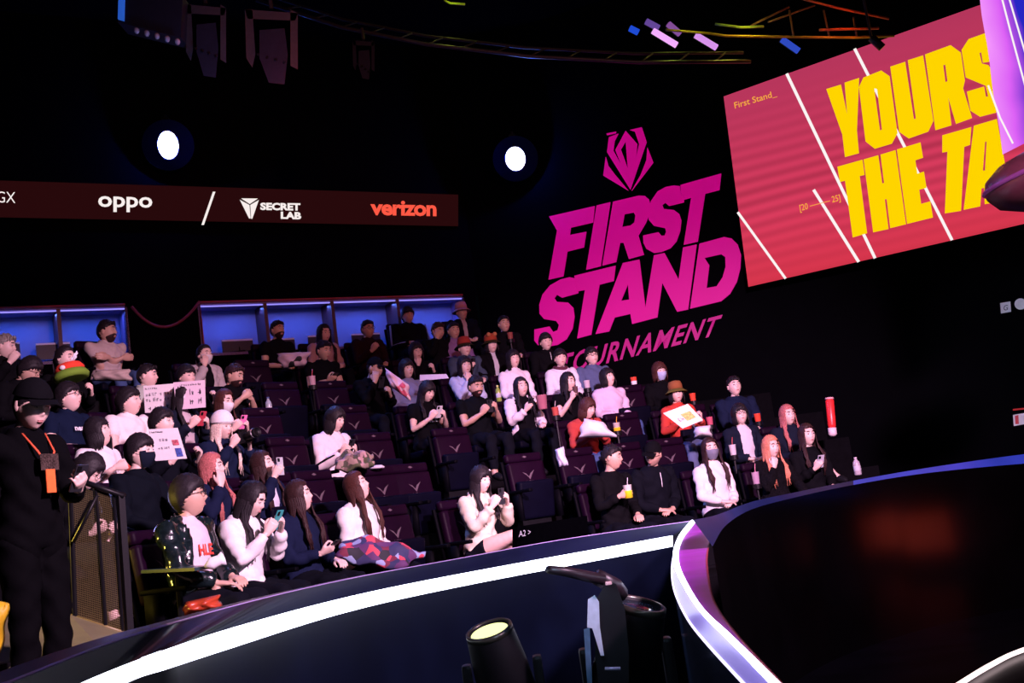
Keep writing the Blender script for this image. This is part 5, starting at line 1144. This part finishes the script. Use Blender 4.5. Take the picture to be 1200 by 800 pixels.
softcloth('red_bag', 'orange-red bag on the floor behind the barrier at left', 'bag', [(216, 722), (258, 712), (254, 697), (214, 706)], 6.95, mat('red_vinyl', (.40, .05, .02), .35, noise=.15), amp=.012, th=.05)
softcloth('yellow_tape_drape', 'bright yellow cloth edge at the bottom left corner', 'cloth', [(-40, 800), (-3, 778), (5, 708), (-40, 690)], 5.0, mat('yellow_fabric', (.85, .55, .02), .5, noise=.2, scale=6), amp=.02)
# rolled paper of the man in glossy jacket, small folding table edges
p = pt(240, 664, 7.0); q = pt(262, 654, 7.05); t = thing('rolled_fan', 'white rolled paper fan in the lap of the man in glossy black', 'fan', p); M = MB(); M.tube([(0, 0, 0), (q-p)*.35, (q-p)*.8, q-p], [.008, .040, .034, .045], 10); M.obj('paper', cloth((.75, .76, .78)), t, True)
p = pt(165, 668, 7.4); q = pt(228, 665, 7.0); t = thing('tray_table', 'thin folding tray edge catching teal light left of the man in glossy black', 'table', p); d = q-p; M = MB(); M.quadplate([(0, 0, 0), d, d+(.05, .30, 0), (.05, .30, 0)], .02); M.obj('tray', mat('tray_gloss', (.02, .05, .055), .3, noise=0, spec=.3), t); M = MB(); M.tube([d*.5+(0, .2, -.02), d*.5+(0, .2, -(p[2]-FL0))], .02, 6); M.obj('post', DMET, t)  # teal catch of light is put into the tray colour
p = pt(415, 548, 10.6); t = thing('white_hat', 'flat pale cap brim lying on the seat right of the camouflage jacket', 'hat', pt(442, 549, 10.9)); M = MB(); M.lathe([(.07, 0), (.075, .01), (.05, .03), (.01, .035)], 14); M.obj('felt', cloth((.6, .56, .62)), t, True)
# plush hat held by the woman in black (left)
p = pt(83, 438, 10.4); t = thing('plush_hat', 'large red and green plush hat with white sprig held at the upper left', 'hat', p); RT_ = rotm(-.2, 0, -.2)
for nm_, pf, c_ in (('crown', [(.13, .02), (.135, .05), (.11, .09), (.05, .11), (.01, .112)], (.80, .06, .03)), ('brim', [(.10, -.05), (.15, -.055), (.165, -.02), (.14, .02), (.12, .02)], (.16, .30, .03))):
    M = MB(); M.lathe(pf, 22, M=RT_); M.obj(nm_, cloth(c_), t, True)
M = MB()
for a in range(7): M.tube([(.04, -.06, .10), (.04+.07*cos(a*.5-.6), -.08, .10+.05*sin(a*.8)+.04)], [.012, .006], 6)
M.obj('sprig', cloth((.75, .8, .85)), t, True)
M = MB(); M.ell((-.02, -.135, .045), (.028, .012, .022), 10, 6, M=None); M.obj('badge', cloth((.8, .78, .76)), t, True)

# ---------------------------------------------------------------- railing with perforated mesh at the left
RG = thing('railing', 'dark steel railing with perforated mesh panel at the left stair', 'railing', pt(150, 747, 7.0)); rl = np.array(RG.location)
PQ = lambda u, v, d=7.0: pt(u, v, d)-rl
for (a, b, r) in (((141, 580), (152, 742), .028), ((112, 571), (124, 732), .012), ((82, 561), (88, 724), .016), ((133, 578), (144, 739), .010)):
    M = MB(); M.tube([PQ(*b), PQ(*a)], r, 4 if r > .02 else 6); M.obj('post', DMET, RG)
M = MB(); M.tube([PQ(76, 557), PQ(146, 581)], .030, 8, flat=.6); M.obj('handrail', DMET, RG, True)
M = MB(); M.tube([PQ(80, 720), PQ(152, 743)], .012, 6); M.obj('bottom_rail', mat('rail_yellowish', (.16, .13, .04), .4), RG, True)
M = MB(); M.tube([PQ(114, 580, 6.95), PQ(86, 635, 6.95)], .012, 6); M.obj('brace', DMET, RG, True)
q = [PQ(88, 722), PQ(146, 739), PQ(136, 584), PQ(84, 568)]; M = MB(); N_ = 30; NZ = 62; w_ = .14
def PP(a, b): return (1-a)*(1-b)*q[0]+a*(1-b)*q[1]+a*b*q[2]+(1-a)*b*q[3]
for j in range(NZ+1): M.add([PP(0, (j-w_)/NZ), PP(1, (j-w_)/NZ), PP(1, (j+w_)/NZ), PP(0, (j+w_)/NZ)], [(0, 1, 2, 3)])
for i in range(N_+1): M.add([PP((i-w_)/N_, 0), PP((i+w_)/N_, 0), PP((i+w_)/N_, 1), PP((i-w_)/N_, 1)], [(0, 1, 2, 3)])
o = M.obj('mesh_panel', mat('mesh_steel', (.34, .28, .13), .35, .7, noise=.1), RG); o['kind'] = 'stuff'
light('rail_backlight', 'AREA', pt(140, 600, 8.3), pt(115, 610, 7), (.35, .35, 1), 9, .3)

# ---------------------------------------------------------------- lamps in the pit
def moving_head(p, aim, label, scale=1.0, glow=None, cat='stage light'):
    t = thing('moving_head_light', label, cat, p); a = nrm(aim); Fm = frame_from(a, np.array([.3, -1, .1]))
    def tr(m): m.v = [tuple((np.array((x, z, -y))@Fm.T)*scale) for x, y, z in m.v]; return m
    m = MB(); m.lathe([(.05, -.20), (.10, -.18), (.125, -.08), (.12, .05), (.105, .20), (.10, .22), (.088, .22), (.086, .18), (.05, .17)], 28); tr(m).obj('head', DMET, t, True)
    m = MB(); m.lathe([(.086, .205), (.084, .212), (.02, .214)], 28); tr(m).obj('lens', glow or mat('lens_dark', (.02, .03, .05), .1, noise=0), t, True)
    m = MB(); m.lathe([(.1, .222), (.102, .20), (.106, .20), (.104, .226), (.092, .226), (.090, .215)], 28, cap=False); tr(m).obj('lens_ring', mat('lens_ring', (.05, .05, .04), .3, .5), t, True)
    b = np.array([0, 0, 1.])
    for sd in (1, -1):
        m = MB(); rbox(m, (sd*.155, 0, -.10), (.04, .09, .34), .015); m.v = [tuple(np.array(x)*scale) for x in m.v]; m.obj('yoke', DMET, t)
    m = MB(); rbox(m, (0, 0, -.32), (.36, .26, .12), .02); m.v = [tuple(np.array(x)*scale) for x in m.v]; m.obj('base', DMET, t)
    return t
YG = emat('lens_yellow_white', (.95, 1, .42), 1.6)
moving_head(pt(590, 792, 4.2), (-.16, -.30, 1.0), 'round moving head lamp with pale yellow lens pointing up from the pit', .82, YG)
light('pit_lamp_beam', 'SPOT', pt(576, 735, 4.1), pt(530, 300, 3.0), (1, 1, .6), 6, .05, spot=16)
moving_head(pt(735, 775, 4.4), (.35, -.2, 1), 'dark moving head lamp behind the silver-sided fixture in the pit', 1.0)
FX = thing('stage_fixture', 'tall dark fixture with silver-blue side and raised flap in the pit', 'stage light', pt(715, 790, 4.0)); fx = np.array(FX.location)
PF = lambda u, v, d=4.0: pt(u, v, d)-fx
M = MB(); 
def hull(name, outline, d0, d1, m):
    M = MB(); A = [PF(u, v, d0) for u, v in outline]; B = [PF(u, v, d1) for u, v in outline]; n = len(A); M.add(A+B, [tuple(range(n)), tuple(range(2*n-1, n-1, -1))]+[(i, n+i, n+(i+1) % n, (i+1) % n) for i in range(n)]); return M.obj(name, m, FX)
hull('body', [(702, 800), (697, 770), (700, 700), (712, 680), (722, 684), (732, 712), (737, 760), (737, 800)], 4.0, 4.25, DMET)
hull('side_plate', [(704, 768), (708, 768), (703, 735), (702, 705), (697, 697), (689, 702), (688, 735), (694, 736)], 3.96, 4.04, mat('silver_paint', (.55, .62, .75), .3, .3))
hull('lower_plate', [(684, 737), (691, 735), (694, 800), (688, 800)], 3.96, 4.02, mat('blue_grey_paint', (.06, .12, .20), .35, .2))
M = MB(); M.tube([PF(643, 667, 3.9), PF(665, 670, 3.95), PF(706, 679, 4.0)], [.020, .024, .03], 8, flat=.7); M.tube([PF(700, 676, 4.0), PF(720, 686, 4.05), PF(727, 696, 4.1)], .03, 8); M.obj('arm', mat('arm_dark', (.02, .012, .016), .4), FX, True)
M = MB(); c = PF(713, 683, 3.93); rbox(M, c, (.022, .02, .012), .004); M.obj('knob', mat('knob_pink', (.6, .35, .35), .4), FX)
M = MB(); M.tube([PF(709, 783, 3.9), PF(727, 783, 3.9)], .006, 6); M.obj('handle', mat('handle_lilac', (.5, .45, .7), .3, .5), FX, True)
light('fixture_rim_light', 'AREA', pt(660, 640, 3.4), pt(700, 740, 4.0), (.5, .7, 1), 2.2, .2)
for k, pts_ in enumerate((((625, 800), (700, 785), (790, 757)), ((640, 806), (720, 786), (792, 766)))):
    q = [ptz(u, v, .012) for u, v in pts_]; tag(MB().tube(q, .008, 5).obj('cable', mat('cable_red', (.35, .03, .03), .4), smooth=True), ['dull red cable on the pit floor, upper one of two', 'dull red cable on the pit floor, lower one of two'][k], 'cable')

# ---------------------------------------------------------------- wall beams (bright round lamps)
for (u, v, rx, ry, lab) in ((197, 170, .14, .195, 'bright white round lamp with blue halo on the left wall'), (604, 186, .155, .185, 'bright white round lamp left of the wall sign')):
    P = WL.hit(u, v, .35) if u < 500 else WR.hit(u, v, .35); t = thing('wall_spotlight', lab, 'lamp', P); d = nrm(CAM-P)
    Fm = frame_from(d, np.array([0, 0, 1.]))
    m = MB(); m.lathe([(.03, .0), (1, .004), (1.0, -.02), (.1, -.02)], 28); m.v = [tuple(np.array((x*rx, z*.3+.0, y*ry))@Fm.T) for x, y, z in m.v]; m.obj('lens', emat('beam_white', (.85, .9, 1.0), 9), t, True)
    m = MB(); m.lathe([(1.03, .02), (1.13, .02), (1.15, -.3), (1.0, -1.0), (.5, -1.2), (.05, -1.2)], 28, cap=False); m.v = [tuple(np.array((x*rx, z*.28, y*ry))@Fm.T) for x, y, z in m.v]; m.obj('housing', mat('lamp_housing_blue', (.02, .03, .22), .4, 0, noise=0), t, True)
    m = MB(); m.tube([(0, 0, .2), (0, .0, .45)], .02, 6); m.box((0, 0, .38), (.10, .10, .03)); m.obj('bracket', DMET, t)
    m = MB(); m.lathe([(.02, 0), (.36, 0), (.36, -.02), (.02, -.02)], 36); m.v = [tuple(np.array((x, z-.06, y))@Fm.T) for x, y, z in m.v]; m.obj('mounting_plate', mat('plate_blue_black', (.004, .012, .12), .8, noise=.05, spec=.05), t, True)  # added disc, catches the blue point light as the lens halo
    light('wall_lamp_halo', 'POINT', P+d*.10, P, (.02, .10, 1), 60, .03)

# ---------------------------------------------------------------- ceiling rig
def zbar(name, pts_, r, m, label=None, cat=None, par=None, base=None, n=6):
    M = MB(); Q = [np.array(q) - (base if base is not None else 0) for q in pts_]; M.tube(Q, r, n); o = M.obj(name, m, par, True)
    if label: tag(o, label, cat)
    return o
TB = mat('truss_black', (.02, .02, .022), .5, .4)
TR = thing('lighting_truss', 'long dark curved lighting rail below the ceiling across the back', 'truss', pt(500, 60, 14)); tb = np.array(TR.location)
cv = [pt(u, v, 14) for u, v in ((300, 0), (400, 32), (500, 52), (620, 66), (750, 73), (880, 72))]
zbar('chord', cv, .025, mat('rail_faint', (.05, .05, .06), .4, .5), par=TR, base=tb); zbar('chord', [p+np.array([0, .3, .25]) for p in cv], .02, TB, par=TR, base=tb)
for i in range(len(cv)-1):
    for k in range(3): a = cv[i]+(cv[i+1]-cv[i])*k/3; b = cv[i]+(cv[i+1]-cv[i])*(k+.5)/3+np.array([0, .3, .25]); zbar('brace', [a, b], .012, TB, par=TR, base=tb)
def hung_light(uv, wh, d, label, cb, cf, side):
    (u, v), (w2, h2) = uv, wh; t = thing('hanging_stage_light', label, 'stage light', pt(u, v-h2/2, d)); bb = np.array(t.location)
    P = lambda x, y, e=0: pt(u+x, v+y, d+e)-bb
    def hl(name, ol, d0, d1, m):
        M = MB(); A = [P(x, y, d0) for x, y in ol]; B = [P(x, y, d1) for x, y in ol]; n = len(A); M.add(A+B, [tuple(range(n)), tuple(range(2*n-1, n-1, -1))]+[(i, n+i, n+(i+1) % n, (i+1) % n) for i in range(n)]); return M.obj(name, m, t)
    a, b = w2/2, h2/2
    hl('yoke', [(-a, -b), (-a*.72, -b), (-a*.6, b*.2), (-a*.72, b*.55), (-a*.95, b*.3)], -.05, .05, cb)
    hl('yoke', [(a, -b*.9), (a*.72, -b), (a*.72, b*.5), (a, b*.6)], -.05, .05, cb)
    hl('yoke_top', [(-a, -b), (a, -b*.9), (a*.9, -b*.7), (-a*.9, -b*.75)], -.05, .05, cb)
    hl('head', [(-a*.45, -b*.45), (a*.5, -b*.5), (a*.62, b*.2), (a*.5, b), (-a*.1, b*.95), (-a*.45, b*.3)], -.12, .12, cf)
    M = MB(); M.tube([P(0, -b), P(-2, -b-14)], .02, 6); M.obj('clamp', TB, t)
    for k in range(4): M = MB(); M.ell(P(-a*.5+k*a*.33, b*.2+3*k, -.13), (.015, .01, .015), 6, 4); M.obj('knob', DMET, t)
    return t
GB = mat('fixture_grey', (.035, .035, .04), .6, .2); FB = mat('fixture_shell', (.012, .014, .024), .5, spec=.2)
hung_light((241, 48), (48, 86), 9.5, 'hanging stage light with grey yoke near the top left, second from left', GB, FB, 1)
hung_light((318, 55), (62, 88), 9.8, 'hanging stage light with blue and red glints, third from left', GB, FB, 1)
hung_light((426, 70), (26, 46), 13, 'small hanging stage light with tiny white marks, near top centre', FB, FB, 1)
BL_ = thing('hanging_bar_light', 'blue-edged bar light hanging at the top left', 'stage light', pt(172, 10, 9.3)); bb = np.array(BL_.location); P = lambda u, v, d=9.3: pt(u, v, d)-bb
M = MB(); M.quadplate([P(138, 26), P(212, 44), P(214, -6), P(142, -20)], .25); M.obj('housing', FB, BL_)
M = MB(); M.quadplate([P(138, 22, 9.28), P(145, 24, 9.28), P(146, -12, 9.28), P(139, -14, 9.28)], .02); M.obj('blue_panel', mat('panel_blue', (.02, .1, .5), .3, 0, (.03, .16, .8), .5, noise=0), BL_)
for k in range(5): M = MB(); M.ell(P(160+k*12, 36+k*3.2, 9.2), (.025, .025, .03), 8, 5); M.obj('lens', mat('lens_glass', (.3, .3, .35), .1, noise=0), BL_, True)
light('rig_glint_light', 'POINT', pt(275, 130, 8.6), pt(275, 50, 9.5), (.25, .35, 1), 34, .15); light('rig_glint_light', 'POINT', pt(352, 100, 9.2), pt(320, 60, 9.8), (1, .1, .08), 22, .1)
# coloured batten lights and thin truss, top right
for k, (a, b, c_, s_) in enumerate((((765, 36), (793, 53), (.9, .42, 1), 1.0), ((815, 41), (840, 56), (.75, .32, .9), .9), ((916, 46), (936, 60), (.05, .12, .9), .55), ((757, 25), (772, 33), (.25, .12, .6), .5), ((783, 28), (797, 40), (.45, .15, .6), .5), ((738, 33), (748, 38), (.02, .1, .9), .7))):
    nmx = ['bright pink batten light, leftmost of the bright pair at top', 'pink-violet batten light, right of the bright pair at top', 'blue batten light left of the big screen top', 'dim violet batten light above the pink pair, left', 'dim magenta batten light above the pink pair, right', 'tiny blue batten light at the left end of the batten group'][k]
    A = pt(*a, 15); B = pt(*b, 15); t = thing('batten_light', nmx, 'stage light', (A+B)/2); h = (B-A)/2
    M = MB(); M.tube([-h, h], .045, 6); M.obj('tube', emat('batten_%d' % k, c_, s_), t, True)
    M = MB(); M.tube([-h+(0, .07, .03), h+(0, .07, .03)], .05, 4); M.obj('housing', TB, t)
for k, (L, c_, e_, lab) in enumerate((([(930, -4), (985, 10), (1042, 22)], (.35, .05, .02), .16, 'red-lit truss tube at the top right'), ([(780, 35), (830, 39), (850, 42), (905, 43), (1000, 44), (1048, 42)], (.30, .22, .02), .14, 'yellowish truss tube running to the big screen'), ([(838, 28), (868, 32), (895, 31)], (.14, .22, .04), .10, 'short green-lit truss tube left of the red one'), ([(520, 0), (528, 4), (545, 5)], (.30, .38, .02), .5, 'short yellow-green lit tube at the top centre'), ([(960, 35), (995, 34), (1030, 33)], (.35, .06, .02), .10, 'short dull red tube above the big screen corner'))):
    q = [pt(u, v, 14.5) for u, v in L]; o = MB().tube(q, .017, 6).obj('truss_tube', mat('truss_lit_%d' % k, c_, .5, .0, noise=.5, scale=3), smooth=True); tag(o, lab, 'truss')  # coloured rig light is put into the base colours of the tubes
TR2 = thing('truss_bracing', 'faint web of thin diagonal braces between the lit truss tubes at the top right', 'truss', pt(940, 30, 14.6)); t2 = np.array(TR2.location)
for a, b in (((880, 30), (925, 8)), ((900, 26), (955, 6)), ((925, 12), (930, 44)), ((965, 12), (972, 44)), ((1000, 20), (1004, 44))):
    zbar('brace', [pt(*a, 14.6), pt(*b, 14.6)], .014, mat('truss_dim', (.10, .05, .03), .5, .2), par=TR2, base=t2)
for (u, v, d, c_, e_) in ((880, 20, 14.2, (1, .8, .1), 9), (800, 20, 14.2, (.8, 1, .1), 6), (985, 26, 14.1, (1, .2, .05), 9), (530, -8, 14.2, (.8, 1, .1), 5)): light('rig_colour_light', 'POINT', pt(u, v, d), pt(u, v-5, d), c_, e_, .05)
HB = thing('ceiling_bracket', 'short black arm overlapping the top edge of the big screen', 'bracket', pt(1021, 44, 13)); h0 = np.array(HB.location)
zbar('arm', [pt(1021, 44, 13), pt(1034, 56, 13)], .05, TB, par=HB, base=h0); zbar('drop_rod', [pt(1021, 44, 13), pt(1021, 44, 13)*(1, 1, 0)+(0, 0, 9.5)], .015, TB, par=HB, base=h0)

# ---------------------------------------------------------------- small notices on the right wall and seat-number panel
def notice(quad, label, m, deco=None):
    Q = [WR.hit(u, v, .03) for u, v in quad]; c = sum(Q)/4; t = thing('notice', label, 'sign', c); M = MB(); M.quadplate([p-c for p in Q], .02); M.obj('plate', m, t); return t, c
wn = mat('notice_white', (.85, .85, .9), .5, noise=0)
light('notice_light', 'SPOT', WR.hit(1192, 400, 2.2), WR.hit(1192, 420, 0), (.75, .75, 1), 60, .2, spot=75)  # added spot, only brightens the notices
t, c = notice([(1173, 367), (1185, 365), (1184, 353), (1172, 355)], 'small pale square notice on the dark right wall', wn)
text_quad('G', [WR.hit(1176, 364, .035)-c, WR.hit(1181, 363, .035)-c, WR.hit(1181, 357, .035)-c, WR.hit(1176, 358, .035)-c], mat('notice_ink', (.05, .05, .1), .5, noise=0), 'lettering', t)
P0 = WR.hit(1196, 356, .03); t = thing('notice', 'small round pale notice at the right edge', 'sign', P0); M = MB(); Fm = frame_from(WR.n, np.array([0, 0, 1.])); M.lathe([(.01, 0), (.075, 0), (.075, .02), (.01, .02)], 20); M.v = [tuple(np.array((x, -z, y))@Fm.T) for x, y, z in M.v]; M.obj('disc', wn, t)
t, c = notice([(1188, 499), (1206, 496), (1205, 483), (1187, 486)], 'small notice with red extinguisher symbol at the right edge', wn)
M = MB(); M.quadplate([WR.hit(1190, 497, .04)-c, WR.hit(1194, 496.5, .04)-c, WR.hit(1193.5, 486, .04)-c, WR.hit(1189.5, 487, .04)-c], .005); M.obj('red_symbol', mat('sign_red', (.7, .02, .04), .5, noise=0), t)
o = zbar('red_light_line', [WR.hit(1187, 480, .05), WR.hit(1206, 478, .05)], .012, emat('thin_red', (.5, .03, .04), .7), 'thin red lit line above the notice at the right edge', 'light')
# panel with A2 > at the stair gap
qa = cyl(603, 655, R0-.75); PN = thing('seat_panel', 'black end panel with pale seat number at the stair gap', 'panel', qa*(1, 1, 0)+np.array([0, 0, FL0])); pn = np.array(PN.location)
f4 = lambda u, v, o=0: cyl(u, v, R0-.72-o)-pn
M = MB(); Q = [f4(606, 659), f4(690, 640), f4(688, 604), f4(606, 617)]; M.quadplate(Q, .06); M.obj('board', mat('panel_black', (.0006, .0006, .001), .9, spec=0.0), PN)
text_quad('A2 >', [f4(608, 629, .09), f4(622, 626.5, .09), f4(622, 619.5, .09), f4(608, 622, .09)], mat('panel_print', (.3, .32, .36), .5, noise=0), 'lettering', PN)
